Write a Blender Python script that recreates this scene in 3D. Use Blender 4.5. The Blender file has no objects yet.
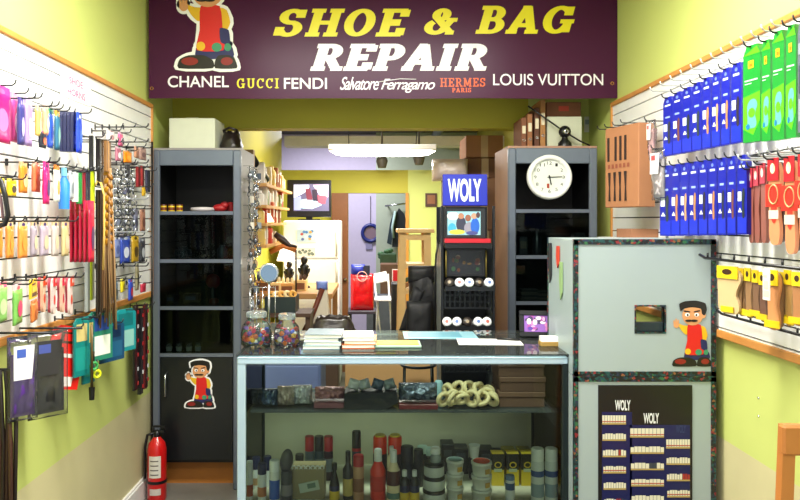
import bpy, math, random
from mathutils import Matrix, Vector, Euler
random.seed(7)
SC = bpy.context.scene
COL = SC.collection
F = 693.0; CX = 376.0; CY = 221.0; EYE = 1.55
PI = math.pi
R = math.radians

def at(px, py, Z):
    """photo pixel at distance Z -> world point"""
    return ((px-CX)*Z/F, Z, EYE-(py-CY)*Z/F)
def wx(px, Z): return (px-CX)*Z/F
def wz(py, Z): return EYE-(py-CY)*Z/F
def zfloor(py, h): return (EYE-h)*F/(py-CY)

def lin(h):
    h = h.lstrip('#'); c = [int(h[i:i+2], 16)/255 for i in (0, 2, 4)]
    return tuple(x/12.92 if x <= .04045 else ((x+.055)/1.055)**2.4 for x in c)

_m = {}
def mat(hexc, rough=.6, metal=0., coat=0., noise=0., nscale=20., bump=0., spec=.5, emit=0.):
    key = (hexc, rough, metal, coat, noise, nscale, bump, spec, emit)
    if key in _m: return _m[key]
    m = bpy.data.materials.new('m_'+hexc.strip('#')); m.use_nodes = True
    nt = m.node_tree; b = nt.nodes['Principled BSDF']
    c = lin(hexc)
    b.inputs['Base Color'].default_value = (*c, 1)
    b.inputs['Roughness'].default_value = rough
    b.inputs['Metallic'].default_value = metal
    b.inputs['Coat Weight'].default_value = coat
    b.inputs['Coat Roughness'].default_value = .12
    b.inputs['Specular IOR Level'].default_value = spec
    tc = nt.nodes.new('ShaderNodeTexCoord')
    n = nt.nodes.new('ShaderNodeTexNoise'); n.inputs['Scale'].default_value = nscale; n.inputs['Detail'].default_value = 5
    nt.links.new(tc.outputs['Object'], n.inputs['Vector'])
    mx = nt.nodes.new('ShaderNodeMix'); mx.data_type = 'RGBA'
    k = noise if noise else .06
    mx.inputs[6].default_value = (*[x*(1-k) for x in c], 1)
    mx.inputs[7].default_value = (*[min(1, x*(1+k)) for x in c], 1)
    nt.links.new(n.outputs['Fac'], mx.inputs[0]); nt.links.new(mx.outputs[2], b.inputs['Base Color'])
    if emit:
        b.inputs['Emission Color'].default_value = (*c, 1); b.inputs['Emission Strength'].default_value = emit
    if bump:
        bp = nt.nodes.new('ShaderNodeBump'); bp.inputs['Strength'].default_value = bump; bp.inputs['Distance'].default_value = .01
        nt.links.new(n.outputs['Fac'], bp.inputs['Height']); nt.links.new(bp.outputs['Normal'], b.inputs['Normal'])
    _m[key] = m
    return m

def glass(tint='#eaf4f0', refl=1.0, fog=0., rough=.02, ior=1.45):
    key = ('glass', tint, refl, fog, rough)
    if key in _m: return _m[key]
    m = bpy.data.materials.new('m_glass'); m.use_nodes = True; nt = m.node_tree
    nt.nodes.clear()
    o = nt.nodes.new('ShaderNodeOutputMaterial'); t = nt.nodes.new('ShaderNodeBsdfTransparent')
    g = nt.nodes.new('ShaderNodeBsdfGlossy'); fr = nt.nodes.new('ShaderNodeFresnel'); mx = nt.nodes.new('ShaderNodeMixShader')
    t.inputs[0].default_value = (*lin(tint), 1); g.inputs['Roughness'].default_value = rough
    g.inputs[0].default_value = (refl, refl, refl, 1); fr.inputs[0].default_value = ior
    nt.links.new(fr.outputs[0], mx.inputs[0]); nt.links.new(t.outputs[0], mx.inputs[1]); nt.links.new(g.outputs[0], mx.inputs[2])
    last = mx
    if fog:
        d = nt.nodes.new('ShaderNodeBsdfDiffuse'); d.inputs[0].default_value = (*lin('#dfe6e6'), 1)
        m2 = nt.nodes.new('ShaderNodeMixShader'); m2.inputs[0].default_value = fog
        nt.links.new(mx.outputs[0], m2.inputs[1]); nt.links.new(d.outputs[0], m2.inputs[2]); last = m2
    nt.links.new(last.outputs[0], o.inputs[0])
    _m[key] = m
    return m

def pattern_tape():
    """dark tape printed with small bright flecks"""
    if 'tape' in _m: return _m['tape']
    m = bpy.data.materials.new('m_tape'); m.use_nodes = True; nt = m.node_tree; b = nt.nodes['Principled BSDF']
    tc = nt.nodes.new('ShaderNodeTexCoord')
    v = nt.nodes.new('ShaderNodeTexVoronoi'); v.inputs['Scale'].default_value = 110
    nt.links.new(tc.outputs['Object'], v.inputs['Vector'])
    sep = nt.nodes.new('ShaderNodeSeparateColor'); nt.links.new(v.outputs['Color'], sep.inputs[0])
    cr = nt.nodes.new('ShaderNodeValToRGB'); cr.color_ramp.interpolation = 'CONSTANT'
    el = cr.color_ramp.elements
    cols = [(0, '#14181c'), (.42, '#174a4c'), (.58, '#12303a'), (.70, '#84262e'), (.78, '#20304a'), (.88, '#2f6440'), (.95, '#8a5a3a')]
    el[0].position = 0; el[0].color = (*lin(cols[0][1]), 1); el[1].position = cols[1][0]; el[1].color = (*lin(cols[1][1]), 1)
    for p, c in cols[2:]:
        e = el.new(p); e.color = (*lin(c), 1)
    nt.links.new(sep.outputs[0], cr.inputs[0]); nt.links.new(cr.outputs[0], b.inputs['Base Color'])
    b.inputs['Roughness'].default_value = .35
    _m['tape'] = m
    return m

class MB:
    def __init__(s): s.v = []; s.f = []; s.mi = []; s.sm = []; s.mats = []; s.M = Matrix.Identity(4)
    def _mi(s, m):
        if m not in s.mats: s.mats.append(m)
        return s.mats.index(m)
    def add(s, vs, fs, m, smooth=False, M=None):
        T = s.M @ M if M is not None else s.M
        o = len(s.v); s.v += [tuple(T @ Vector(p)) for p in vs]; i = s._mi(m)
        for f in fs: s.f.append([a+o for a in f]); s.mi.append(i); s.sm.append(smooth)
        return s
    def box(s, c, d, m, rot=None, bev=0.):
        x, y, z = [a/2 for a in d]
        M = Matrix.Translation(c) @ (Euler(rot).to_matrix().to_4x4() if rot else Matrix.Identity(4))
        if bev and min(x, y, z) > bev*1.01:
            b = bev; pts = []; 
            # bevelled box = 24 verts
            for sx in (-1, 1):
                for sy in (-1, 1):
                    for sz in (-1, 1):
                        pts += [(sx*x, sy*(y-b), sz*(z-b)), (sx*(x-b), sy*y, sz*(z-b)), (sx*(x-b), sy*(y-b), sz*z)]
            import itertools
            idx = {}
            k = 0
            for sx in (-1, 1):
                for sy in (-1, 1):
                    for sz in (-1, 1):
                        for a in range(3): idx[(sx, sy, sz, a)] = k; k += 1
            fs = []
            g = lambda a, q: idx[(q[0], q[1], q[2], a)]
            for sg in (-1, 1):
                fs.append([g(0, (sg, -1, -1)), g(0, (sg, 1, -1)), g(0, (sg, 1, 1)), g(0, (sg, -1, 1))][::sg])
                fs.append([g(1, (-1, sg, -1)), g(1, (-1, sg, 1)), g(1, (1, sg, 1)), g(1, (1, sg, -1))][::sg])
                fs.append([g(2, (-1, -1, sg)), g(2, (1, -1, sg)), g(2, (1, 1, sg)), g(2, (-1, 1, sg))][::sg])
            for s1 in (-1, 1):
                for s2 in (-1, 1):
                    q = s1*s2
                    fs.append([g(0, (s1, s2, -1)), g(1, (s1, s2, -1)), g(1, (s1, s2, 1)), g(0, (s1, s2, 1))][::q])
                    fs.append([g(0, (s1, -1, s2)), g(0, (s1, 1, s2)), g(2, (s1, 1, s2)), g(2, (s1, -1, s2))][::q])
                    fs.append([g(1, (-1, s1, s2)), g(2, (-1, s1, s2)), g(2, (1, s1, s2)), g(1, (1, s1, s2))][::q])
            for q in itertools.product((-1, 1), repeat=3):
                fs.append([g(0, q), g(1, q), g(2, q)][::q[0]*q[1]*q[2]])
            return s.add(pts, fs, m, False, M)
        p = [(-x, -y, -z), (x, -y, -z), (x, y, -z), (-x, y, -z), (-x, -y, z), (x, -y, z), (x, y, z), (-x, y, z)]
        return s.add(p, [(0, 3, 2, 1), (4, 5, 6, 7), (0, 1, 5, 4), (1, 2, 6, 5), (2, 3, 7, 6), (3, 0, 4, 7)], m, False, M)
    def bb(s, x0, x1, y0, y1, z0, z1, m, bev=0.):
        return s.box(((x0+x1)/2, (y0+y1)/2, (z0+z1)/2), (abs(x1-x0), abs(y1-y0), abs(z1-z0)), m, None, bev)
    def prism(s, poly, y0, y1, m, M=None):
        """polygon in local XZ (seen from -Y, counter-clockwise) extruded from y0 to y1"""
        a = sum(poly[i][0]*poly[(i+1) % len(poly)][1]-poly[(i+1) % len(poly)][0]*poly[i][1] for i in range(len(poly)))
        if a < 0: poly = poly[::-1]
        n = len(poly); vs = [(p[0], y0, p[1]) for p in poly]+[(p[0], y1, p[1]) for p in poly]
        fs = [list(range(n)), list(range(2*n-1, n-1, -1))]+[[i, i+n, (i+1) % n+n, (i+1) % n] for i in range(n)]
        return s.add(vs, fs, m, False, M)
    def lathe(s, prof, m, c=(0, 0, 0), n=20, rot=None, caps=True, smooth=True):
        M = Matrix.Translation(c) @ (Euler(rot).to_matrix().to_4x4() if rot else Matrix.Identity(4))
        vs = []; fs = []
        for r, z in prof:
            for k in range(n): a = 2*PI*k/n; vs.append((r*math.cos(a), r*math.sin(a), z))
        for i in range(len(prof)-1):
            for k in range(n): fs.append((i*n+k, i*n+(k+1) % n, (i+1)*n+(k+1) % n, (i+1)*n+k))
        s.add(vs, fs, m, smooth, M)
        if caps:
            r0, z0 = prof[0]; r1, z1 = prof[-1]
            if r0 > 1e-5: s.add([(r0*math.cos(2*PI*k/n), r0*math.sin(2*PI*k/n), z0) for k in range(n)], [list(range(n))[::-1]], m, False, M)
            if r1 > 1e-5: s.add([(r1*math.cos(2*PI*k/n), r1*math.sin(2*PI*k/n), z1) for k in range(n)], [list(range(n))], m, False, M)
        return s
    def ell(s, c, r, m, n=14, k=8, rot=None):
        prof = [(max(1e-6, math.sin(PI*i/k)), -math.cos(PI*i/k)) for i in range(k+1)]
        M = Matrix.Translation(c) @ (Euler(rot).to_matrix().to_4x4() if rot else Matrix.Identity(4)) @ Matrix.Diagonal((r[0], r[1], r[2], 1))
        vs = []; fs = []
        for a, z in prof:
            for j in range(n): t = 2*PI*j/n; vs.append((a*math.cos(t), a*math.sin(t), z))
        for i in range(k):
            for j in range(n): fs.append((i*n+j, i*n+(j+1) % n, (i+1)*n+(j+1) % n, (i+1)*n+j))
        return s.add(vs, fs, m, True, M)
    def tube(s, pts, r, m, n=8, closed=False, smooth=True):
        pts = [Vector(p) for p in pts]; N = len(pts); rr = r if isinstance(r, (list, tuple)) else [r]*N
        vs = []; fs = []; up = None
        for i, p in enumerate(pts):
            if closed: t = pts[(i+1) % N]-pts[i-1]
            else: t = pts[min(i+1, N-1)]-pts[max(i-1, 0)]
            t.normalize()
            if up is None:
                up = Vector((0, 0, 1)) if abs(t.z) < .9 else Vector((1, 0, 0))
            u = (up-t*up.dot(t))
            if u.length < 1e-4: u = Vector((1, 0, 0))-t*t.x
            u.normalize(); w = t.cross(u); up = u
            for k in range(n): a = 2*PI*k/n; vs.append(tuple(p+(u*math.cos(a)+w*math.sin(a))*rr[i]))
        M_ = N if closed else N-1
        for i in range(M_):
            j = (i+1) % N
            for k in range(n): fs.append((i*n+k, i*n+(k+1) % n, j*n+(k+1) % n, j*n+k))
        if not closed: fs += [list(range(n))[::-1], [(N-1)*n+k for k in range(n)]]
        return s.add(vs, fs, m, smooth)
    def torus(s, c, R_, r, m, rot=(0, 0, 0), n=24, k=8, sx=1., sz=1.):
        M = Matrix.Translation(c) @ Euler(rot).to_matrix().to_4x4()
        vs = []; fs = []
        for i in range(n):
            a = 2*PI*i/n
            for j in range(k):
                b = 2*PI*j/k; q = R_+r*math.cos(b); vs.append((q*math.cos(a)*sx, q*math.sin(a), r*math.sin(b)*sz))
        for i in range(n):
            for j in range(k): fs.append((i*k+j, ((i+1) % n)*k+j, ((i+1) % n)*k+(j+1) % k, i*k+(j+1) % k))
        return s.add(vs, fs, m, True, M)
    def pillow(s, c, d, m, nx=8, nz=10, wob=0., seed=0, flat=.15, M=None):
        """puffed pouch: width d0 (x), thickness d1 (y), height d2 (z)"""
        rnd = random.Random(seed); vs = []; fs = []
        def prof(u): return (1-abs(2*u-1)**3)
        W = {}
        for side in (-1, 1):
            for i in range(nx+1):
                for j in range(nz+1):
                    u = i/nx; v = j/nz
                    t = (flat+(1-flat)*math.sqrt(max(0, prof(u)*prof(v))))*d[1]/2
                    w = wob*(rnd.random()-.5)*min(1, 3*prof(u)*prof(v))
                    vs.append((c[0]+(u-.5)*d[0], c[1]+side*(t)+w, c[2]+(v-.5)*d[2]))
        k = (nx+1)*(nz+1)
        for i in range(nx):
            for j in range(nz):
                a = i*(nz+1)+j; b = a+nz+1
                fs.append((a, b, b+1, a+1)); fs.append((k+a, k+a+1, k+b+1, k+b))
        for j in range(nz):
            fs.append((j, j+1, k+j+1, k+j)); a = nx*(nz+1)+j; fs.append((a, k+a, k+a+1, a+1))
        for i in range(nx):
            a = i*(nz+1); b = a+nz+1; fs.append((a, k+a, k+b, b)); a += nz; b += nz; fs.append((a, b, k+b, k+a))
        return s.add(vs, fs, m, True, M)
    def raw(s, vs, fs, m, M=None): return s.add(vs, fs, m, False, M)
    def build(s, name, parent=None, label=None):
        me = bpy.data.meshes.new(name); me.from_pydata(s.v, [], s.f)
        for m in s.mats: me.materials.append(m)
        me.polygons.foreach_set('material_index', s.mi); me.polygons.foreach_set('use_smooth', s.sm); me.update()
        o = bpy.data.objects.new(name, me); COL.objects.link(o)
        if parent is not None: o.parent = parent
        if label: o['label'] = label
        return o

def thing(name, label, cat, loc=(0, 0, 0), rotz=0., group=None, tilt=None):
    o = bpy.data.objects.new(name, None); COL.objects.link(o); o.empty_display_size = .05
    o.location = loc; o.rotation_euler = tilt if tilt else (0, 0, rotz)
    o['label'] = label; o['category'] = cat
    if group: o['group'] = group
    return o
def tag(o, label, cat, group=None, loc=None, rotz=None, tilt=None):
    o['label'] = label; o['category'] = cat
    if group: o['group'] = group
    if loc: o.location = loc
    if rotz is not None: o.rotation_euler = (0, 0, rotz)
    if tilt: o.rotation_euler = tilt
    return o
def copytree(o, parent=None):
    c = o.copy(); COL.objects.link(c)
    if parent is not None: c.parent = parent
    for ch in list(o.children): copytree(ch, c)
    return c
def struct(name, b):
    o = b.build(name); o['kind'] = 'structure'; return o
ORD = ['leftmost', 'second from left', 'third from left', 'fourth from left', 'fifth from left', 'sixth from left', 'seventh from left', 'eighth from left', 'ninth from left', 'tenth from left', 'eleventh from left', 'twelfth from left', 'thirteenth from left', 'fourteenth from left']
def order(i, n):
    if i == n-1: return 'rightmost'
    return ORD[i]

# ---------- lettering ----------
def text_mesh(txt, bold=0., shear=0., space=1.):
    cu = bpy.data.curves.new('t', 'FONT'); cu.body = txt; cu.size = 1; cu.offset = bold; cu.shear = shear; cu.space_character = space
    o = bpy.data.objects.new('t', cu); COL.objects.link(o)
    dg = bpy.context.evaluated_depsgraph_get(); me = bpy.data.meshes.new_from_object(o.evaluated_get(dg))
    vs = [(v.co.x, v.co.y) for v in me.vertices]; fs = [list(p.vertices) for p in me.polygons]
    bpy.data.objects.remove(o); bpy.data.meshes.remove(me); bpy.data.curves.remove(cu)
    return vs, fs, [0]*len(vs)
def arc(cx, cy, rx, ry, a0, a1, n=14): return [(cx+rx*math.cos(R(a0+(a1-a0)*i/n)), cy+ry*math.sin(R(a0+(a1-a0)*i/n))) for i in range(n+1)]
TT, TN = .25, .13
GL = {
 'S': (.78, [arc(.38, .72, .25, .22, 25, 270)+arc(.38, .28, .26, .23, 90, -155)[1:], [(.63, .68), (.63, .98)], [(.1, .02), (.1, .34)]]),
 'H': (1.0, [[(.24, 0), (.24, 1)], [(.78, 0), (.78, 1)], [(.24, .5), (.78, .5)], [(.02, .06), (.45, .06)], [(.02, .94), (.45, .94)], [(.57, .06), (1, .06)], [(.57, .94), (1, .94)]]),
 'O': (.9, [arc(.45, .5, .32, .44, 0, 360, 28)]),
 'E': (.84, [[(.24, 0), (.24, 1)], [(.02, .06), (.78, .06)], [(.02, .94), (.78, .94)], [(.24, .5), (.54, .5)], [(.72, .03), (.72, .3)], [(.72, .72), (.72, .97)], [(.52, .38), (.52, .62)]]),
 '&': (1.0, [arc(.42, .76, .17, .18, 0, 360, 20), arc(.36, .28, .26, .23, 120, 345, 16)+[(.78, .56)], [(.28, .66), (.86, .05)], [(.62, .56), (.98, .56)], [(.7, .06), (.98, .06)]]),
 'B': (.86, [[(.24, 0), (.24, 1)], [(.02, .94), (.45, .94)]+arc(.45, .73, .21, .21, 90, -90, 10)+[(.24, .52)], [(.02, .06), (.48, .06)]+arc(.48, .29, .25, .23, -90, 90, 10)+[(.24, .52)]]),
 'A': (1.0, [[(.16, .02), (.5, .98)], [(.82, .02), (.5, .98)], [(.25, .3), (.74, .3)], [(0, .06), (.36, .06)], [(.6, .06), (1.02, .06)], [(.34, .94), (.6, .94)]]),
 'G': (.98, [arc(.47, .5, .34, .44, 50, 335, 24), [(.78, .46), (.78, .04)], [(.54, .44), (.98, .44)], [(.74, .66), (.74, .98)]]),
 'R': (.95, [[(.24, 0), (.24, 1)], [(.02, .94), (.48, .94)]+arc(.48, .72, .22, .22, 90, -90, 10)+[(.24, .5)], [(.5, .5), (.8, .04)], [(.02, .06), (.46, .06)], [(.64, .06), (1.0, .06)]]),
 'P': (.84, [[(.24, 0), (.24, 1)], [(.02, .94), (.48, .94)]+arc(.48, .7, .23, .24, 90, -90, 10)+[(.24, .46)], [(.02, .06), (.48, .06)]]),
 'I': (.5, [[(.25, 0), (.25, 1)], [(.02, .06), (.48, .06)], [(.02, .94), (.48, .94)]]),
 'C': (.88, [arc(.47, .5, .34, .44, 45, 315, 22), [(.74, .66), (.74, .98)]]),
 'U': (.98, [[(.24, 1), (.24, .35)]+arc(.5, .34, .26, .28, 180, 360, 14)+[(.76, 1)], [(.04, .94), (.44, .94)], [(.58, .94), (.96, .94)]]),
 'M': (1.15, [[(.2, 0), (.2, 1)], [(.95, 0), (.95, 1)], [(.22, 1), (.58, .15)], [(.94, 1), (.58, .15)], [(.02, .06), (.38, .06)], [(.76, .06), (1.13, .06)], [(.02, .94), (.25, .94)], [(.9, .94), (1.13, .94)]]),
 ' ': (.4, [])}
def slab_mesh(txt, shear=0., gap=.08, th=TT, tn=TN):
    vs = []; fs = []; zs = []; x0 = 0; q = 0
    for ch in txt:
        w, st = GL[ch]
        for pts in st:
            q += 1; N = len(pts); closed = N > 3 and abs(pts[0][0]-pts[-1][0])+abs(pts[0][1]-pts[-1][1]) < 1e-6
            b = len(vs)
            for i, (x, y) in enumerate(pts):
                if closed: A = pts[i-1] if i else pts[-2]; B = pts[i+1] if i < N-1 else pts[1]
                else: A = pts[max(i-1, 0)]; B = pts[min(i+1, N-1)]
                tx, ty = B[0]-A[0], B[1]-A[1]; L = math.hypot(tx, ty); nx, ny = -ty/L, tx/L
                for sg in (-1, 1):
                    X = x+sg*nx*th/2; Y = y+sg*ny*tn/2; vs.append((x0+X+shear*Y, Y)); zs.append(q*.00012)
            for i in range(N-1): fs.append([b+2*i, b+2*i+2, b+2*i+3, b+2*i+1])
        x0 += w+gap
    return vs, fs, zs
def put_text(b, tm, x0, x1, z0, z1, y, m):
    """fit lettering into the rectangle x0..x1, z0..z1 on the plane y, facing -Y"""
    vs, fs, zs = tm
    ax = min(v[0] for v in vs); bx = max(v[0] for v in vs); ay = min(v[1] for v in vs); by = max(v[1] for v in vs)
    V = [(x0+(v[0]-ax)/(bx-ax)*(x1-x0), y-zz, z0+(v[1]-ay)/(by-ay)*(z1-z0)) for v, zz in zip(vs, zs)]
    out = []
    for f in fs:
        a = sum(V[f[i]][0]*V[f[(i+1) % len(f)]][2]-V[f[(i+1) % len(f)]][0]*V[f[i]][2] for i in range(len(f)))
        out.append(f if a > 0 else f[::-1])
    b.raw(V, out, m)
def disc(b, cx, cz, rx, rz, y, m, n=24, a0=0, a1=360):
    b.raw([(cx+rx*math.cos(R(a0+(a1-a0)*i/n)), y, cz+rz*math.sin(R(a0+(a1-a0)*i/n))) for i in range(n)], [list(range(n))], m)
def flat(b, poly, y, m):
    a = sum(poly[i][0]*poly[(i+1) % len(poly)][1]-poly[(i+1) % len(poly)][0]*poly[i][1] for i in range(len(poly)))
    if a < 0: poly = poly[::-1]
    b.raw([(p[0], y, p[1]) for p in poly], [list(range(len(poly)))], m)
def rect(b, x0, x1, z0, z1, y, m): flat(b, [(x0, z0), (x1, z0), (x1, z1), (x0, z1)], y, m)

# common materials
LIME = mat('#cad57a', .55, noise=.05, nscale=3, bump=.05)
LIME_DIM = mat('#b9b236', .6, noise=.08, nscale=3)  # same lime paint, with dim warm back-room light mixed into its colour
BEIGE = mat('#cfc79a', .6, noise=.08, nscale=6)
WHITE = mat('#eeeeea', .45)
SLAT = mat('#f0f0ee', .35)
BLACK = mat('#0c0d10', .35)
BLACKM = mat('#111216', .6)
CHROME = mat('#c8ccd0', .22, 1.)
STEEL = mat('#8f98a6', .35, .7)
DARKM = mat('#26282c', .4, .6)
OAK = mat('#c98a45', .45, noise=.18, nscale=14)
PINE = mat('#dfb878', .5, noise=.12, nscale=18)
CARD = mat('#a9794d', .8, noise=.1, nscale=9)
CARDD = mat('#7c4f35', .8, noise=.12, nscale=9)
RED = mat('#d81818', .35, coat=.4)
CLEAR = glass('#f4f8f8', 1.0, .06, .08)
PLAS = glass('#f8f8fa', .8, .04, .12)
PANE = glass('#f4faf6', .45, .0)
# ---------- camera ----------
cam = bpy.data.cameras.new('camera'); co = bpy.data.objects.new('camera', cam); COL.objects.link(co)
co.location = (0, 0, EYE); co.rotation_euler = (PI/2, 0, 0)
cam.sensor_width = 36; cam.lens = F/800*36; cam.shift_x = (400-CX)/800; cam.shift_y = -(250-CY)/800
cam.clip_start = .05
SC.camera = co
SC.view_settings.view_transform = 'Standard'; SC.view_settings.look = 'None'; SC.view_settings.gamma = 1
SC.view_settings.use_curve_mapping = False; SC.view_settings.exposure = 0.06

# ---------- shell ----------
XL, XR, ZP = -1.31, 1.37, 4.46          # side walls, partition plane
XB = -.98                                 # left wall of the back room
ZB = 7.2                                  # lime wall at the back
def wall2(name, x0, x1, split, m1=LIME, m0=BEIGE, y0=-.4, y1=ZP):
    b = MB(); b.bb(x0, x1, y0, y1, 0, split, m0); b.bb(x0, x1, y0, y1, split, 3.0, m1); return struct(name, b)
wall2('wall_left', XL-.1, XL, .56, y1=ZP+.14)
wall2('wall_right', XR, XR+.1, .69, y1=ZP+.14)
FL = mat('#77756e', .35, noise=.45, nscale=5)
b = MB(); b.bb(-2.2, 2.4, -.4, 10.4, -.05, 0, FL); struct('floor', b)
CEI = mat('#e6e4da', .8)
b = MB(); b.bb(XL-.1, XR+.1, -.4, ZP+.14, 3.0, 3.06, CEI); struct('ceiling', b)
# partition with a wide opening under a beam
b = MB()
b.bb(XL, XB, ZP, ZP+.14, 0, 3.0, LIME_DIM); b.bb(XB, .98, ZP, ZP+.14, 2.147, 3.0, LIME_DIM); b.bb(.98, XR, ZP, ZP+.14, 0, 3.0, LIME)
struct('wall_partition', b)
b = MB(); b.bb(-1.3, -1.262, ZP-.03, ZP, 0, 2.12, OAK); struct('trim_1', b)
# back room
b = MB(); b.bb(XB-.1, XB, ZP+.14, ZB, 0, 2.75, LIME_DIM); struct('wall_back_left', b)
b = MB(); b.bb(1.37, 1.47, ZP+.14, 9.9, 0, 2.75, LIME_DIM); struct('wall_back_right', b)
DC = mat('#3c3a36', .9, noise=.4, nscale=6)
b = MB(); b.bb(-2.2, 1.47, ZP+.14, 10.2, 2.75, 2.8, DC)
for k in range(6): b.bb(-2.2, 1.37, 5.0+k*.55, 5.12+k*.55, 2.68, 2.75, DC)
struct('ceiling_back', b)
xo0, xo1 = wx(348, ZB), wx(408, ZB); ztop = wz(170, ZB); zdo = wz(193, ZB)
b = MB()
b.bb(XB, xo0, ZB, ZB+.12, 0, ztop, LIME_DIM); b.bb(xo1, 1.37, ZB, ZB+.12, 0, ztop, LIME); b.bb(xo0, xo1, ZB, ZB+.12, zdo, ztop, LIME_DIM)
struct('wall_back', b)
b = MB(); b.bb(wx(405.5, ZB), wx(408.5, ZB), ZB-.03, ZB, 0, zdo, mat('#c8872e', .5)); struct('trim_2', b)
LAV = mat('#c2b9d8', .7); LAVD = mat('#9a86a4', .8)
b = MB(); b.bb(-2.2, .0, 9.6, 9.7, 0, 2.75, LAV); struct('wall_far', b)
b = MB(); b.bb(-.0, 1.47, 9.4, 9.7, 0, 2.75, mat('#a9b4a6', .7)); struct('wall_far_right', b)
b = MB(); b.bb(-2.3, -2.2, ZB, 9.7, 0, 2.75, LAV); struct('wall_far_left', b)
# whitewashed beam and ducts under the ceiling of the back room
b = MB(); b.bb(-.98, 1.37, 7.4, 7.62, wz(147, 7.5), wz(137, 7.5), mat('#dcdad0', .7)); tag(b.build('ceiling_beam'), 'off-white beam running across the back room just above the lit tube lamp', 'beam')
b = MB(); b.tube([(.18+.55, 5.2, 2.6), (.18+.55, 9.3, 2.6)], .05, DARKM); tag(b.build('duct_pipe'), 'dark pipe running along the ceiling of the back room', 'pipe')
# baseboard left
b = MB(); b.bb(XL, XL+.018, 0, 4.0, 0, .1, WHITE); b.bb(XL, XL+.012, 0, 4.0, .1, .112, WHITE); struct('baseboard_left', b)
b = MB(); b.bb(XR-.018, XR, 0, 2.6, 0, .1, WHITE); struct('baseboard_right', b)

# ---------- ceiling lamps of the shop (above the frame) ----------
def tube_lamp(loc, L, name_label, power, w=.3, ew=None, tempcol='#fff6e8'):
    t = thing('fluorescent_lamp', name_label, 'lamp', loc)
    b = MB(); b.box((0, 0, .03), (L, w, .05), WHITE, bev=.008); b.build('lamp_housing', t)
    EM = mat(tempcol, .5, emit=power)
    b = MB()
    pts = []
    n = 14; rx = w*.46; k = 8
    vs = []; fs = []
    for i in range(n+1):
        u = i/n*2-1; s_ = (1-abs(u)**6)**.5 if abs(u) < 1 else 0.02
        s_ = max(s_, .04)
        for j in range(k+1):
            a = PI+PI*j/k; vs.append((u*L*.495, rx*s_*math.cos(a), .005+.05*s_*math.sin(a)))
    for i in range(n):
        for j in range(k): a = i*(k+1)+j; fs.append((a, a+k+1, a+k+2, a+1))
    b.add(vs, fs, EM, True); b.build('diffuser', t)
    return t
tube_lamp((0, 2.25, 2.93), 1.9, 'long white ceiling lamp over the shop floor near the banner', 7.0)
tube_lamp((0, .7, 2.93), 1.9, 'long white ceiling lamp nearer the shop entrance', 7.0)
def area(name, loc, rot, sx, sy, power, col=(1, 1, 1)):
    l = bpy.data.lights.new(name, 'AREA'); l.shape = 'RECTANGLE'; l.size = sx; l.size_y = sy; l.energy = power; l.color = col
    o = bpy.data.objects.new(name, l); COL.objects.link(o); o.location = loc; o.rotation_euler = rot; return o
area('shop_lamp_light', (0, 2.25, 2.84), (0, 0, 0), 1.9, .28, 98, (1, .97, .9))
area('entrance_lamp_light', (0, .7, 2.84), (0, 0, 0), 1.9, .28, 34, (1, .97, .9))
area('daylight_through_shopfront', (0, -.35, 1.5), (R(90), 0, 0), 2.4, 2.4, 17, (.9, .95, 1))

# ---------- back room lamp ----------
Zf = 6.2
t = tube_lamp(((wx(329, Zf)+wx(436, Zf))/2, Zf, wz(151.5, Zf)-.0), (436-329)*Zf/F, 'long glowing tube lamp hanging in the back room below the beam', 14.0, .2)
for sx in (-.3, .3):
    bb_ = MB(); bb_.tube([(sx, 0, .05), (sx*1.05, 0, .5)], .004, DARKM, 6); bb_.build('suspension_chain', t)
area('back_lamp_light', (.06, Zf, 2.06), (0, 0, 0), .95, .16, 38, (1, .97, .9))
area('far_room_light', (-.5, 8.5, 2.7), (0, 0, 0), .8, .4, 55, (.97, .97, 1))
area('bench_area_light', (-.2, 5.7, 2.6), (0, 0, 0), .8, .4, 22, (1, .95, .85))

w = bpy.data.worlds.new('world'); SC.world = w; w.use_nodes = True
w.node_tree.nodes['Background'].inputs[0].default_value = (.8, .88, 1, 1); w.node_tree.nodes['Background'].inputs[1].default_value = .12

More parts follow.
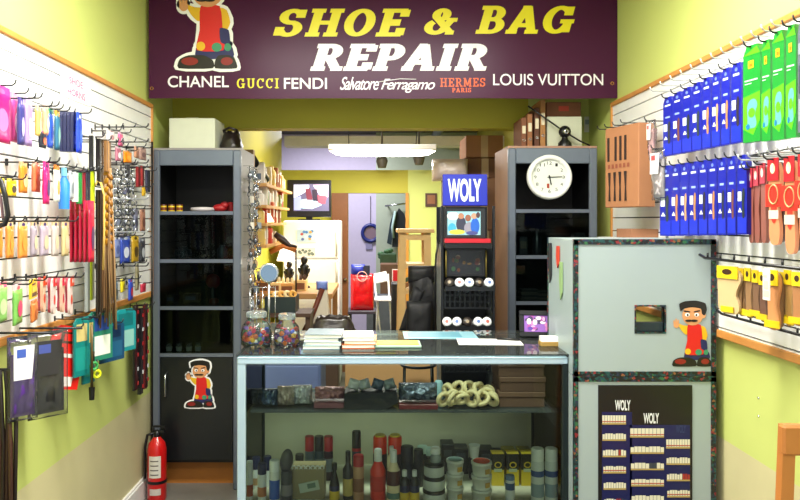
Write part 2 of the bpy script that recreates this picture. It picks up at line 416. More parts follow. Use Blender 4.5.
# ---------- cobbler sticker (plain cartoon shoemaker) ----------
C_ = dict(w=mat('#f4f4f2', .4), r=mat('#d61f1c', .4), y=mat('#e6b51e', .45), k=mat('#17130f', .4), f=mat('#d99a66', .5), n=mat('#22245c', .45), g=mat('#3f8f6a', .5), s=mat('#8a1d1a', .35), h=mat('#ffffff', .3))
def cobbler(b, ox, oz, H, y, outline=True):
    E = []  # (kind, data, mat)
    def e(cx, cz, rx, rz, m): E.append(('e', (cx, cz, rx, rz), m))
    def p(pts, m):
        out = []; n_ = len(pts)
        for i in range(n_):
            for k in range(3):
                t_ = k/3; a0, a1, a2, a3 = pts[i-1], pts[i], pts[(i+1) % n_], pts[(i+2) % n_]; s_ = .3
                h1 = 2*t_**3-3*t_**2+1; h2 = -2*t_**3+3*t_**2; h3 = t_**3-2*t_**2+t_; h4 = t_**3-t_**2
                out.append(tuple(h1*a1[c]+h2*a2[c]+h3*s_*(a2[c]-a0[c])+h4*s_*(a3[c]-a1[c]) for c in (0, 1)))
        E.append(('p', out, m))
    p([(.20, .12), (.56, .12), (.53, .26), (.22, .26)], 'n')
    p([(.02, .02), (.36, .02), (.36, .10), (.27, .15), (.12, .15), (.03, .11)], 'k')
    p([(.385, .02), (.60, .02), (.585, .10), (.53, .15), (.42, .15), (.385, .1)], 'k')
    e(.13, .09, .085, .04, 's'); e(.5, .09, .06, .04, 's')
    p([(.09, .66), (.14, .56), (.21, .49), (.27, .52), (.26, .62), (.18, .63)], 'y')
    p([(.42, .62), (.5, .6), (.535, .48), (.5, .40), (.42, .42)], 'y')
    e(.07, .64, .045, .05, 'f'); e(.035, .68, .012, .03, 'f'); e(.065, .70, .012, .035, 'f'); e(.095, .69, .012, .03, 'f')
    p([(.24, .64), (.43, .64), (.46, .40), (.47, .2), (.20, .2), (.23, .4)], 'r')
    p([(.43, .42), (.52, .40), (.53, .26), (.44, .28)], 'n')
    e(.24, .24, .045, .045, 'y'); e(.40, .23, .05, .045, 'g'); e(.51, .23, .035, .04, 'g')
    e(.31, .78, .155, .15, 'f'); e(.475, .78, .03, .045, 'f')
    p([(.13, .84), (.11, .95), (.2, .99), (.36, 1.0), (.5, .96), (.52, .86), (.49, .78), (.45, .8), (.43, .88), (.3, .9), (.18, .88)], 'k')
    e(.23, .79, .035, .028, 'h'); e(.37, .79, .035, .028, 'h'); e(.235, .785, .014, .018, 'k'); e(.365, .785, .014, .018, 'k')
    p([(.18, .835), (.27, .825), (.27, .84), (.19, .855)], 'k'); p([(.33, .825), (.42, .84), (.41, .86), (.33, .84)], 'k')
    e(.29, .745, .028, .03, 'f'); e(.25, .70, .055, .018, 'k'); e(.33, .70, .055, .018, 'k')
    if outline:
        g = .03
        for kd, d, m in E:
            if kd == 'e': disc(b, ox+d[0]*H, oz+d[1]*H, (d[2]+g)*H, (d[3]+g)*H, y, C_['w'])
            else:
                cx = sum(q[0] for q in d)/len(d); cz = sum(q[1] for q in d)/len(d)
                pts = []
                for q in d:
                    L = math.hypot(q[0]-cx, q[1]-cz); pts.append((ox+(q[0]+(q[0]-cx)/L*g*1.2)*H, oz+(q[1]+(q[1]-cz)/L*g*1.2)*H))
                y -= .00008
                flat(b, pts, y, C_['w'])
        y -= .0003
    for i, (kd, d, m) in enumerate(E):
        yy = y-.0003-i*.00012
        if kd == 'e': disc(b, ox+d[0]*H, oz+d[1]*H, d[2]*H, d[3]*H, yy, C_[m])
        else: flat(b, [(ox+q[0]*H, oz+q[1]*H) for q in d], yy, C_[m])

# ---------- banner ----------
ZN = 3.93
bx0, bx1 = wx(149, ZN), wx(617, ZN); bz0 = wz(98.5, ZN); bz1 = 2.9
t = thing('shop_banner', 'dark plum vinyl banner with yellow and white lettering across the shop', 'banner', (0, ZN, 0))
BAN = mat('#451338', .3, noise=.1, nscale=2, bump=.2, spec=.22)
b = MB(); nX = 40
vs = []; fs = []
for i in range(nX+1):
    x = bx0+(bx1-bx0)*i/nX
    for (yy, zz) in ((-.004, bz0), (-.004, bz1), (.004, bz1), (.004, bz0)): vs.append((x, yy, zz+(.006 if zz == bz0 else 0)*math.sin(i*.5)*.3))
for i in range(nX):
    a = i*4
    for k in range(4): fs.append((a+k, a+4+k, a+4+(k+1) % 4, a+(k+1) % 4))
fs += [(0, 1, 2, 3), (nX*4+3, nX*4+2, nX*4+1, nX*4)]
b.add(vs, fs, BAN); b.build('banner_sheet', t)
YEL = mat('#e8dc1c', .35); BW = mat('#f2eef6', .35); ORG = mat('#e0561a', .4)
def bz(px0, px1, py0, py1): return (wx(px0, ZN), wx(px1, ZN), wz(py1, ZN), wz(py0, ZN))
def lettering(lbl, tm, r, m):
    q = MB(); put_text(q, tm, *r, -.0045, m); return q.build('lettering', t, lbl)
lettering('yellow italic headline lettering', slab_mesh('SHOE', .25, .12, .28, .15), bz(273, 411, 9, 37), YEL)
lettering('yellow italic ampersand', slab_mesh('&', .25, .14, .28, .16), bz(424, 458, 8.5, 35), YEL)
lettering('yellow italic lettering on the right', slab_mesh('BAG', .25, .1, .28, .15), bz(475, 575, 6, 34), YEL)
lettering('white italic headline lettering', slab_mesh('REPAIR', .25, .07, .33, .17), bz(310, 487, 44, 71), BW)
lettering('white brand lettering at the left end', text_mesh('CHANEL', .012), bz(168, 229, 76, 87.5), BW)
lettering('small yellow serif lettering', slab_mesh('GUCCI', 0, .16, .2, .09), bz(237, 279, 78.5, 88.5), YEL)
lettering('white lettering beside the yellow serif name', text_mesh('FENDI', .012), bz(284, 327, 78, 89), BW)
lettering('white script lettering, first word', text_mesh('Salvatore', .006, .4, .86), bz(340, 379, 77, 90), BW)
lettering('white script lettering, second word', text_mesh('Ferragamo', .006, .4, .86), bz(381, 435, 79, 93), BW)
lettering('orange serif lettering', slab_mesh('HERMES', 0, .14, .2, .12), bz(440, 485, 78, 87), ORG)
lettering('tiny orange serif lettering below', slab_mesh('PARIS', 0, .16, .24, .14), bz(452, 471, 88, 92.5), ORG)
lettering('white brand lettering at the right end', text_mesh('LOUIS VUITTON', .004), bz(493, 603, 74, 85.5), BW)
q = MB(); q.tube([(wx(379, ZN), -.006, wz(82, ZN)), (wx(400, ZN), -.006, wz(79, ZN)), (wx(416, ZN), -.006, wz(79.5, ZN))], .0025, BW, 5)
q.build('script_flourish', t)
q = MB(); cobbler(q, wx(177, ZN), wz(70.5, ZN), 100*ZN/F, -.0046); q.build('printed_shoemaker', t, 'printed cartoon shoemaker in a red apron')
for px, py in ((152, 88.5), (612, 83.5)):
    q = MB(); q.torus((wx(px, ZN), -.005, wz(py, ZN)), .008, .0025, mat('#b98a40', .3, .8), (PI/2, 0, 0), 14, 6); q.build('eyelet', t)

# ---------- tall display cabinets ----------
FR = mat('#727b8a', .35, .5); INK = mat('#08090b', .5); WOODP = mat('#a27c68', .55, noise=.12, nscale=10)
def cabinet(name_label, px0, px1, pyt, Z, depth, shelves, door_top, side_mat):
    x0, x1 = wx(px0, Z), wx(px1, Z); H = wz(pyt, Z); cx = (x0+x1)/2; W = x1-x0; zb = .17
    t = thing('display_cabinet', name_label, 'cabinet', (cx, Z, 0)); h = W/2
    b = MB()
    b.bb(-h, -h+.018, .02, depth, zb-.02, H-.01, side_mat); b.bb(h-.018, h, .02, depth, zb-.02, H-.01, side_mat)
    b.bb(-h+.018, h-.018, depth-.012, depth, zb-.02, H-.01, INK); b.bb(-h+.018, h-.018, .02, depth-.012, zb-.02, zb, INK)
    b.bb(-h, h, .0, depth, H-.01, H+.012, side_mat)
    b.bb(-h+.018, -h+.022, .03, depth-.012, zb, H-.01, INK); b.bb(h-.022, h-.018, .03, depth-.012, zb, H-.01, INK)
    b.build('carcass', t)
    b = MB()
    b.bb(-h, -h+.045, -.01, .02, .0, H, FR, .006); b.bb(h-.045, h, -.01, .02, .0, H, FR, .006); b.build('upright_frame', t)
    b = MB(); b.bb(-h+.045, h-.045, -.008, .02, H-.09, H, mat('#6c7684', .45, .4), .004); b.build('header_rail', t)
    for s in shelves:
        z = wz(s, Z); b = MB(); b.bb(-h+.045, h-.045, -.006, .014, z-.01, z+.01, FR); b.bb(-h+.024, h-.024, .014, depth-.014, z-.006, z+.006, glass('#c0cdc8', .8, .05)); b.build('shelf', t)
    zd = wz(door_top, Z)
    b = MB(); b.bb(-h+.047, h-.047, -.004, .016, zb, zd, mat('#101417', .3), .003)
    d = b.build('door', t)
    b = MB(); b.tube([(-h+.085, -.004, zd-.09), (-h+.085, -.03, zd-.1), (-h+.085, -.03, zd-.22), (-h+.085, -.004, zd-.23)], .005, CHROME, 8); b.build('handle', d)
    b = MB(); b.bb(-h+.047, h-.047, .10, .12, 0.0, zb-.02, mat('#b8742c', .6, noise=.15, nscale=12)); b.build('plinth', t)
    b = MB(); b.bb(-h+.047, h-.047, -.003, .001, zd+.012, wz(shelves[0], Z)-.012, glass('#c9d4d2', .3, .0, .02)); b.build('glass_door', t)
    return t, h, H, zd
cabL, hL, HL, zdL = cabinet('tall black and grey display cabinet on the left, with a shoemaker sticker on its door', 152, 241, 150, 4.0, .42, (213, 261, 308, 355), 357, mat('#8e8a88', .5))
b = MB(); cobbler(b, wx(185.5, 4.0)-cabL.location.x, wz(408, 4.0), 48*4/F, -.0052); b.build('shoemaker_sticker', cabL, 'cut-out sticker of a cartoon shoemaker in a red apron')
cabR, hR, HR, zdR = cabinet('tall black and grey display cabinet on the right, with pinkish wooden side', 508, 597, 148, 4.0, .44, (211, 257, 303, 350), 352, WOODP)

# wall clock hung on the right cabinet
cz = at(550, 177, 3.96)
t = thing('wall_clock', 'round white wall clock hung on the front of the right cabinet', 'clock', (cz[0], 3.985, cz[2]))
rC = 22.5*3.96/F
b = MB(); b.lathe([(rC, 0), (rC, .012), (rC*.97, .03), (rC*.86, .036), (rC*.78, .022), (rC*.77, .012)], WHITE, rot=(PI/2, 0, 0), n=48, caps=False); b.build('rim', t)
b = MB(); b.lathe([(rC*.99, .0), (rC*.99, .004)], WHITE, rot=(PI/2, 0, 0), n=40); b.lathe([(rC*.775, .004), (rC*.775, .012)], mat('#dfe3da', .5), rot=(PI/2, 0, 0), n=40)
for k in range(12):
    a = 2*PI*k/12; n_ = str(12 if k == 0 else k); X, Z_ = rC*.63*math.sin(a), rC*.63*math.cos(a)
    put_text(b, text_mesh(n_), X-.007*len(n_), X+.007*len(n_), Z_-.009, Z_+.009, -.0125, BLACK)
b.build('dial', t)
for nm, a, L, wd in (('hour_hand', R(168), .045, .006), ('minute_hand', R(88), .072, .004)):
    q = MB(); q.M = Matrix.Rotation(a, 4, 'Y'); q.bb(-wd/2, wd/2, -.018, -.015, -.012, L, BLACK); q.build(nm, t)
q = MB(); q.box((-.008, -.0135, -.05), (.014, .002, .026), mat('#a03a24', .5)); q.lathe([(.005, 0), (.005, .006)], BLACK, (0, -.014, 0), rot=(PI/2, 0, 0), n=12); q.build('dial_emblem', t)

# things on and in the left cabinet
b = MB(); x0, x1 = wx(169, 4.05), wx(215, 4.05); b.bb(-(x1-x0)/2, (x1-x0)/2, 0, .25, 0, wz(118, 4.05)-HL-.014, mat('#cfd3bd', .7), .003)
b.box((0, .125, wz(118, 4.05)-HL-.0125), (.07, .25, .002), mat('#b9b49a', .5))
tag(b.build('storage_box'), 'pale grey-green cardboard box on top of the left cabinet', 'box', loc=((x0+x1)/2, 4.05, HL+.0135))
# black leather bag beside it
def leather_bag(name, label, cat, loc, d, m, seed=1, rotz=0, straps=True):
    t = thing(name, label, cat, loc, rotz)
    b = MB(); rnd = random.Random(seed); n = 26; k = 7; vs = []; fs = []
    for i in range(k+1):
        v = i/k; sc = (1-.35*v**1.5) if i else .93
        for j in range(n):
            a = 2*PI*j/n; cr = math.copysign(abs(math.cos(a))**.7, math.cos(a)); sr = math.copysign(abs(math.sin(a))**.7, math.sin(a))
            w_ = 1+.10*(rnd.random()-.5)
            vs.append((d[0]/2*cr*sc*w_, d[1]/2*sr*sc*w_, d[2]*v*(1+(.16*(rnd.random()-.5) if i == k else 0))))
    for i in range(k):
        for j in range(n): fs.append((i*n+j, i*n+(j+1) % n, (i+1)*n+(j+1) % n, (i+1)*n+j))
    fs.append(list(range(n))[::-1]); 
    # open mouth folding inward
    o = len(vs)
    for j in range(n): p = vs[k*n+j]; vs.append((p[0]*.7, p[1]*.6, p[2]-d[2]*.18))
    for j in range(n): fs.append((k*n+j, k*n+(j+1) % n, o+(j+1) % n, o+j))
    fs.append([o+j for j in range(n)])
    b.add(vs, fs, m, True); b.build('bag_body', t)
    if straps:
        q = MB(); q.tube([(-d[0]*.3, 0, d[2]*.9), (-d[0]*.32, -d[1]*.2, d[2]*1.1), (0, -d[1]*.35, d[2]*1.22), (d[0]*.3, -d[1]*.3, d[2]*1.1), (d[0]*.34, 0, d[2]*.9)], .008, m, 6); q.build('strap', t)
    return t
LEA = mat('#1b1310', .28, noise=.3, nscale=12, bump=.5)
leather_bag('handbag', 'dark leather bag slumped beside the pale box on the left cabinet', 'bag', (wx(229, 4.12), 4.2, HL+.0135), (.13, .18, .11), LEA, 3)
TINY = mat('#e3c320', .4)
def cyl_thing(name, label, cat, loc, r, h, m, cap=None, capn='lid', capr=None, band=None, group=None, caph=None):
    t = thing(name, label, cat, loc, group=group)
    ch = caph if caph else h*.18
    b = MB(); b.lathe([(r*.94, 0), (r, .003), (r, h-ch-.003), (r*.95, h-ch)], m, n=18)
    if band: b.lathe([(r*1.01, h*.22), (r*1.01, h*.62)], band, n=18, caps=False)
    b.build('body', t)
    if cap:
        cr = (capr or r*1.02); b = MB(); b.lathe([(cr, h-ch), (cr, h-.002), (cr*.93, h)], cap, n=18); b.build(capn, t)
    return t
zs = wz(213, 4.0)+.0105
for i, px in enumerate((163.5, 171.5, 179.5)):
    cyl_thing('polish_tin', f'yellow polish tin with dark label, {order(i,3)} on the left cabinet top shelf', 'tin', (wx(px, 4.07), 4.07, zs-.004), .019, .045, TINY, mat('#5a2a1a', .4), band=mat('#7a3b18', .4), group='yellow tins in the left cabinet')
b = MB(); b.lathe([(.001, 0), (.05, .002), (.075, .012), (.07, .026), (.02, .03), (.001, .03)], mat('#c9c2c4', .5), n=24); tag(b.build('buffing_pad'), 'pale round buffing pad between the tins and the red shoes in the left cabinet', 'pad', loc=(wx(203, 4.1), 4.1, zs-.004))
b = MB(); b.ell((0, 0, .024), (.045, .03, .024), mat('#a3171c', .5)); b.ell((.028, 0, .04), (.028, .026, .022), mat('#a3171c', .5)); b.torus((.03, 0, .055), .018, .004, mat('#6d0d12', .5)); tag(b.build('baby_shoe'), 'small dark red shoe on the left cabinet top shelf', 'shoe', loc=(wx(220, 4.1), 4.1, zs-.004))
b = MB(); b.box((0, 0, .03), (.05, .04, .06), mat('#a3171c', .5), bev=.008); tag(b.build('trinket_box'), 'small red box behind the red shoe in the left cabinet', 'box', loc=(wx(229, 4.15), 4.16, zs-.004))
# glasses in the lowest glazed bay
zs = wz(355, 4.0)+.006
for i, px in enumerate((169, 179, 189, 198)):
    b = MB(); b.lathe([(.014, 0), (.02, .045), (.021, .05), (.019, .05), (.013, .004)], CLEAR, n=16); b.lathe([(.016, .003), (.019, .03)], mat('#d8dcdc', .4), n=14)
    tag(b.build('shot_glass'), f'small white-filled glass, {order(i,4)} on the lowest shelf of the left cabinet', 'glass', 'small glasses in the left cabinet', loc=(wx(px, 4.08), 4.08, zs))
for i, (px, py, zz, c, r) in enumerate(((213, 281, 4.2, '#6e1c22', .045), (192, 303, 4.25, '#352a2c', .06), (214, 303, 4.2, '#5a2a22', .03), (183, 255, 4.25, '#232830', .05), (222, 250, 4.2, '#3a3f48', .03), (172, 300, 4.2, '#2a2c33', .035))):
    zsf = wz(261 if py < 260 else 308, 4.0)+.006
    nm = ('round_brush', 'brush_box', 'polish_jar', 'jar', 'spray_can', 'polish_box')[i]
    b = MB(); hh = wz(py, zz)-zsf+r
    if i in (0,): b.lathe([(r*.4, 0), (r*.4, .02), (.012, .03), (.012, hh-r)], mat('#20222a', .4), n=16); b.ell((0, 0, hh-r), (r, .02, r), mat(c, .4))
    elif i in (1, 5): b.box((0, 0, hh/2), (r*1.6, .07, hh), mat(c, .5), bev=.006); b.box((0, -.036, hh*.5), (r, .002, hh*.4), mat('#44506a', .5))
    else: b.lathe([(r, 0), (r, hh*.7), (r*.6, hh*.82), (r*.6, hh)], mat(c, .4), n=18)
    lb = ('round reddish brush head standing in the left cabinet middle shelf', 'dark brush box in the left cabinet, below the round red brush', 'small brown jar in the left cabinet near its right post', 'dark rounded jar in the upper glazed bay of the left cabinet', 'slim grey can in the upper glazed bay of the left cabinet', 'small dark box at the left end of the left cabinet third bay')[i]
    tag(b.build(nm), lb, nm.split('_')[-1] if nm != 'shoe_tree' else 'jar', loc=(wx(px, zz), zz, zsf))
# things in the right cabinet
for i, (px, w_, hpx, c, row) in enumerate(((522, .05, 18, '#2f3138', 257), (537, .05, 26, '#23252c', 257), (556, .09, 14, '#3a3630', 257), (578, .06, 22, '#262b31', 257), (528, .1, 10, '#4c4a46', 303), (545, .12, 8, '#55554f', 303), (533, .05, 24, '#1f2228', 350), (522, .05, 20, '#2b2f38', 350))):
    zsf = wz(row, 4.0)+.0065; hh = hpx*4.15/F
    b = MB()
    if i in (4, 5):
        for q in range(4): b.box((.004*(q % 2), 0, hh*(q+.5)/4), (w_, .09, hh/4-.001), mat(('#6a665e', '#3a3c40')[q % 2], .5))
    elif i in (1, 6): b.lathe([(.025, 0), (.025, hh*.65), (.012, hh*.75), (.012, hh)], mat(c, .3), n=16)
    else: b.box((0, 0, hh/2), (w_, .08, hh), mat(c, .5), bev=.004); b.box((0, -.041, hh*.55), (w_*.7, .002, hh*.4), mat('#62584a', .5))
    lb = ('dark carton at the left end of the bay below the clock', 'dark bottle below the clock in the right cabinet', 'low brown carton centred in the bay below the clock', 'dark carton at the right end of the bay below the clock', 'short stack of flat packs at the left of the right cabinet third bay', 'low stack of grey flat packs in the right cabinet third bay', 'dark bottle in the fourth bay of the right cabinet', 'dark carton in the fourth bay of the right cabinet')[i]
    nm = ('carton', 'bottle', 'carton', 'carton', 'flat_pack_stack', 'flat_pack_stack', 'bottle', 'carton')[i]
    tag(b.build(nm), lb, nm.split('_')[0], loc=(wx(px, 4.15), 4.15, zsf))

# things on the right cabinet: white carton, leaning folders, webcam
zt = HR+.0125
b = MB(); x0, x1 = wx(548, 4.1), wx(583, 4.1); hh = wz(116, 4.1)-zt; b.bb(-(x1-x0)/2, (x1-x0)/2, 0, .26, 0, hh, mat('#c9cdb4', .7), .003)
tag(b.build('storage_box'), 'pale carton on top of the right cabinet behind the black webcam', 'box', loc=((x0+x1)/2, 4.12, zt))
b = MB(); b.bb(-(x1-x0)/2, (x1-x0)/2, 0, .2, 0, .09, CARDD, .003); b.box((0, -.001, .05), (.06, .002, .03), mat('#b6412c', .5))
tag(b.build('shoe_box'), 'brown shoe box lying on the pale carton on the right cabinet', 'box', loc=((x0+x1)/2, 4.14, zt+hh))
for i, (px, hpx, c) in enumerate(((524, 30, '#7a4a30'), (530, 34, '#93603c'), (537, 40, '#5c3624'), (543, 48, '#a2713f'))):
    b = MB(); hh = hpx*4.1/F; b.box((0, .12, hh/2), (.03, .24, hh), mat(c, .7, noise=.1), bev=.003); b.box((0, -.001, hh*.6), (.02, .002, hh*.25), mat('#d8cdb0', .6)); b.torus((0, -.002, hh*.25), .007, .002, CHROME, (PI/2, 0, 0), 12, 5)
    tag(b.build('file_box'), f'upright brown file box, {order(i,4)} on the right cabinet', 'file box', 'brown file boxes on the right cabinet', loc=(wx(px, 4.1), 4.1, zt))
t = thing('webcam', 'small black webcam standing on the right cabinet above the clock', 'webcam', (wx(565, 4.03), 4.035, zt))
b = MB(); b.lathe([(.04, 0), (.038, .02), (.02, .04), (.016, .055)], BLACK, n=20); b.build('base', t)
b = MB(); b.ell((0, 0, .085), (.036, .034, .036), BLACK); b.build('camera_head', t)
b = MB(); b.lathe([(.017, 0), (.017, .008), (.008, .01)], CHROME, (0, -.028, .085), rot=(PI/2, 0, 0), n=18); b.lathe([(.007, 0), (.007, .002)], BLACK, (0, -.0375, .085), rot=(PI/2, 0, 0), n=14); b.build('lens', t)
b = MB(); b.tube([at(528, 106, 4.07), at(545, 118, 4.07), at(562, 130, 4.07), at(580, 141, 4.05), (wx(590, 4.05), 4.05, HR+.02)], .005, BLACK, 6); tag(b.build('cable'), 'black cable sagging over the top of the right cabinet', 'cable')
b = MB(); b.bb(-.022, .022, -.002, 0, 0, .1, mat('#dfe3da', .6)); b.bb(-.016, .016, -.003, -.002, .05, .08, mat('#9fb0b8', .6))
tag(b.build('paper_note'), 'small pale note taped to the lime wall right of the webcam', 'note', loc=(wx(588, 4.45), 4.459, wz(132, 4.45)))
# ---------- glass showcase counter ----------
ZC = 2.80; HC = wz(354, ZC); cx0, cx1 = wx(237, ZC), wx(568, ZC); ZCB = 3.40; DK = .362
SHZ = wz(411, 2.98); 
t = thing('glass_counter', 'long glass showcase counter filled with shoe care bottles', 'counter', ((cx0+cx1)/2, ZC, 0)); W = cx1-cx0; h = W/2; D = ZCB-ZC
RAIL = mat('#b9d2e6', .25, .35); RAILD = mat('#2a3436', .3, .6)
counter = t
b = MB(); b.bb(-h, -h+.034, 0, .03, 0, HC-.03, RAIL, .003); b.build('front_post', t, 'bright metal corner post at the left')
b = MB(); b.bb(h-.022, h, 0, .03, 0, HC-.03, RAILD, .003); b.build('front_post', t, 'dark metal corner post at the right')
for sx in (-1, 1):
    b = MB(); b.bb(sx*h, sx*(h-.02), D-.03, D, 0, HC-.03, RAILD, .003); b.build('rear_post', t)
b = MB(); b.bb(-h, h, -.002, .028, HC-.042, HC-.012, RAIL, .004); b.build('front_rail', t)
b = MB(); b.bb(-h, h, D-.02, D, HC-.03, HC-.012, RAILD); b.bb(-h, -h+.02, .03, D-.02, HC-.03, HC-.012, RAILD); b.bb(h-.02, h, .03, D-.02, HC-.03, HC-.012, RAILD); b.build('top_frame', t)
b = MB(); b.bb(-h-.002, h+.002, -.005, D+.005, HC-.012, HC, glass('#e8f2ee', .7, .02, .02)); b.build('glass_top', t)
b = MB(); b.bb(-h+.034, h-.022, .010, .016, DK, HC-.043, PANE); b.build('front_pane', t)
for sx in (-1, 1):
    b = MB(); b.bb(sx*(h-.008), sx*(h-.013), .032, D-.032, DK, HC-.031, PANE); b.build('side_pane', t)
b = MB(); b.bb(-h+.021, h-.021, .18, D-.03, SHZ-.008, SHZ, glass('#eef4f2', .4, .04)); b.build('shelf', t)
b = MB(); b.bb(-h+.002, h-.002, .004, D-.002, .06, DK, mat('#2b2b2c', .4)); b.bb(-h+.02, h-.02, .02, D-.02, DK, DK+.003, mat('#c2bda8', .6)); b.build('base_deck', t)
b = MB(); b.bb(-h+.021, h-.021, D-.028, D-.018, DK+.003, SHZ+.0, mat('#b4ae96', .7, noise=.1, nscale=6)); b.build('back_panel', t)

# bottles on the deck (front coordinates inside the case)
zD = DK+.0035
def bottle(label, px, Z, r, h, body, cap, kind='round', lab=None, name='polish_bottle', cat='bottle', group=None, caph=None, shoulder=.12):
    t = thing(name, label, cat, (wx(px, Z), Z, zD), group=group)
    if h > 5: h = wz(h, Z)-zD
    ch = caph or h*.18; hb = h-ch
    b = MB()
    if kind == 'round': b.lathe([(r*.93, 0), (r, .004), (r, hb-h*shoulder), (r*.55, hb-.006), (r*.45, hb)], body, n=20)
    elif kind == 'can': b.lathe([(r*.95, 0), (r, .004), (r, hb-.008), (r*.9, hb)], body, n=20)
    elif kind == 'cone': b.lathe([(r*.95, 0), (r, .004), (r, hb*.5), (r*.3, hb)], body, n=20)
    b.build('body', t)
    if lab:
        q = MB()
        for (c, z0, z1) in lab: q.lathe([(r*1.012, z0*h), (r*1.012, z1*h)], c, n=20, caps=False)
        q.build('label', t)
    cr = r*.97 if kind == 'can' else r*.5
    q = MB(); q.lathe([(cr, hb), (cr, h-.004), (cr*.9, h)], cap, n=18); q.build('cap', t)
    return t
NAVY = mat('#1b2450', .4); WH = mat('#dfe3e2', .35); DK_ = mat('#14161c', .3); DRED = mat('#b3202c', .35); YL = mat('#d8b722', .4); TANM = mat('#b8926a', .5); CREAM = mat('#e0cfa8', .4); BRN = mat('#4a1c14', .4); BLU = mat('#2a59b8', .4); GRY = mat('#5f6f7c', .35); ORR = mat('#e8391a', .35)
bottle('small white bottle at the far left corner of the showcase deck', 249.5, 2.95, .015, 461, WH, WH, 'can', [(mat('#b5573a'), .1, .4)], caph=.02)
bottle('white bottle with a navy cap, beside the far left white bottle', 256, 3.08, .020, 457, WH, NAVY, 'can', [(TANM, .12, .35)], caph=.05)
bottle('short white bottle with a dark navy cap, second row from the left corner', 262, 2.93, .019, 463, WH, NAVY, 'can', [(mat('#c27a4c'), .15, .4)], caph=.045)
bottle('white bottle with a tall navy cap behind the blue-labelled white one', 267.5, 3.1, .018, 456, WH, NAVY, 'can', caph=.06)
bottle('white-capped white bottle with a blue label, left part of the showcase', 274.5, 2.92, .022, 460, WH, mat('#eef4f6', .3), 'can', [(BLU, .1, .55)], caph=.045)
t = thing('suede_brush_bottle', 'dark grey shoe-shaped shine bottle next to the blue-labelled bottle', 'bottle', (wx(286.5, 2.93), 2.93, zD))
b = MB(); b.lathe([(.024, 0), (.026, .01), (.024, .12), (.022, .13)], mat('#3c3e48', .35), n=18); b.lathe([(.0265, .03), (.0255, .075)], mat('#77747c', .4), n=18, caps=False); b.build('body', t)
b = MB(); b.ell((0, 0, .17), (.028, .024, .052), mat('#4a4a52', .35), rot=(0, .15, 0)); b.build('cap', t)
# tan carton
t = thing('display_carton', 'tan cardboard counter carton with a tilted pale label inside the showcase', 'carton', (wx(308, 2.95), 2.95, zD)); hw = 16.5*2.95/F; hh = (500-467)*2.95/F+.02
hh = wz(466, 2.95)-zD-.012
b = MB(); b.bb(-hw, hw, 0, .1, 0, hh, mat('#8e8260', .7), .002); b.build('box', t)
b = MB(); pts = [(-hw, hh)]
for k in range(7): pts += [(-hw+2*hw*(k+.25)/7, hh+.012), (-hw+2*hw*(k+.75)/7, hh+.012), (-hw+2*hw*(k+1)/7, hh+.003)]
pts += [(hw, hh)]
for k in range(7): b.torus((-hw+2*hw*(k+.5)/7, .002, hh+.004), .008, .0022, WH, (PI/2, 0, 0), 12, 5)
b.build('white_edge_trim', t)
b = MB(); b.box((.005, -.002, hh*.42), (.085, .003, .04), mat('#aebcae', .5), rot=(0, -.2, 0)); b.box((.015, -.0045, hh*.46), (.035, .002, .02), mat('#5e786c', .5), rot=(0, -.2, 0)); b.build('label_card', t)
bottle('dark bottle standing behind the tan carton', 299.5, 3.12, .02, 454, DK_, DK_, 'can')
for i, (px, cc, bc) in enumerate(((309.5, DRED, GRY), (319, mat('#20262e', .35), mat('#39505c', .35)), (328.5, DRED, mat('#3a2430', .35)))):
    bottle(('spray can with a red cap and grey body, left one behind the tan carton', 'spray can with a black cap between the two red-capped cans', 'spray can with a red cap and dark body, right one behind the tan carton')[i], px, 3.18, .0215, 436, bc, cc, 'can', [(mat('#76848c', .4), .2, .5)], name='spray_can', cat='can', caph=.065)
bottle('dark cone-topped bottle with a yellow label, right of the tan carton', 334.5, 2.94, .022, 463, DK_, DK_, 'cone', [(NAVY, .28, .42), (YL, .05, .28)])
bottle('dark bottle with a pale yellow label, left of the tall tan can', 348, 2.95, .022, 451, DK_, DK_, 'round', [(mat('#b7a15a'), .1, .45)], caph=.05)
bottle('tall can with a black cap, behind the red-capped tan can', 356.5, 3.15, .021, 431, mat('#3a3f4c', .35), BLACK, 'can', [(DRED, .62, .68)], name='spray_can', cat='can', caph=.075)
bottle('tan can with a bright red cap', 358.5, 2.95, .0235, 455, mat('#b98d68', .4), DRED, 'can', [(mat('#8a5a3c'), .2, .5)], name='spray_can', cat='can', caph=.045)
for i, px in enumerate((380, 395)):
    tt = bottle(('tall dark can with an orange-red cap and yellow ring, left of the pair', 'tall dark can with an orange-red cap and yellow ring, right of the pair')[i], px, 3.16, .032, 436, mat('#2a2026', .35), ORR, 'can', name='spray_can', cat='can', caph=.075)
    q = MB(); zz_ = wz(436, 3.16)-zD; q.lathe([(.024, zz_), (.022, zz_+.007)], YL, n=18); q.build('top_ring', tt)
bottle('bright orange-red bottle with a white cap', 378, 2.95, .033, 449, mat('#e0321c', .3), WH, 'round', [(mat('#c02818'), .2, .5)], caph=.05, shoulder=.18)
bottle('cream bottle with a brown label and white cap, beside the orange-red one', 393.5, 2.93, .029, 450, CREAM, WH, 'round', [(BRN, .34, .62), (mat('#54786c', .5), .08, .2)], caph=.05, shoulder=.18)
bottle('white-capped bottle behind the cream bottle', 391.5, 3.1, .02, 446, CREAM, WH, 'round', caph=.03)
bottle('small dark bottle with white cap and yellow label, left of the twin pair', 404.5, 2.92, .021, 470, DK_, WH, 'round', [(NAVY, .34, .55), (YL, .05, .34)], caph=.025)
bottle('small dark bottle with white cap and yellow label, right of the twin pair', 414.5, 2.92, .021, 470, DK_, WH, 'round', [(NAVY, .34, .55), (YL, .05, .34)], caph=.025)
bottle('dark-capped can behind the twin small dark bottles', 407, 3.15, .03, 446, mat('#22283a', .35), mat('#1c2130', .4), 'can', name='spray_can', cat='can', caph=.07)
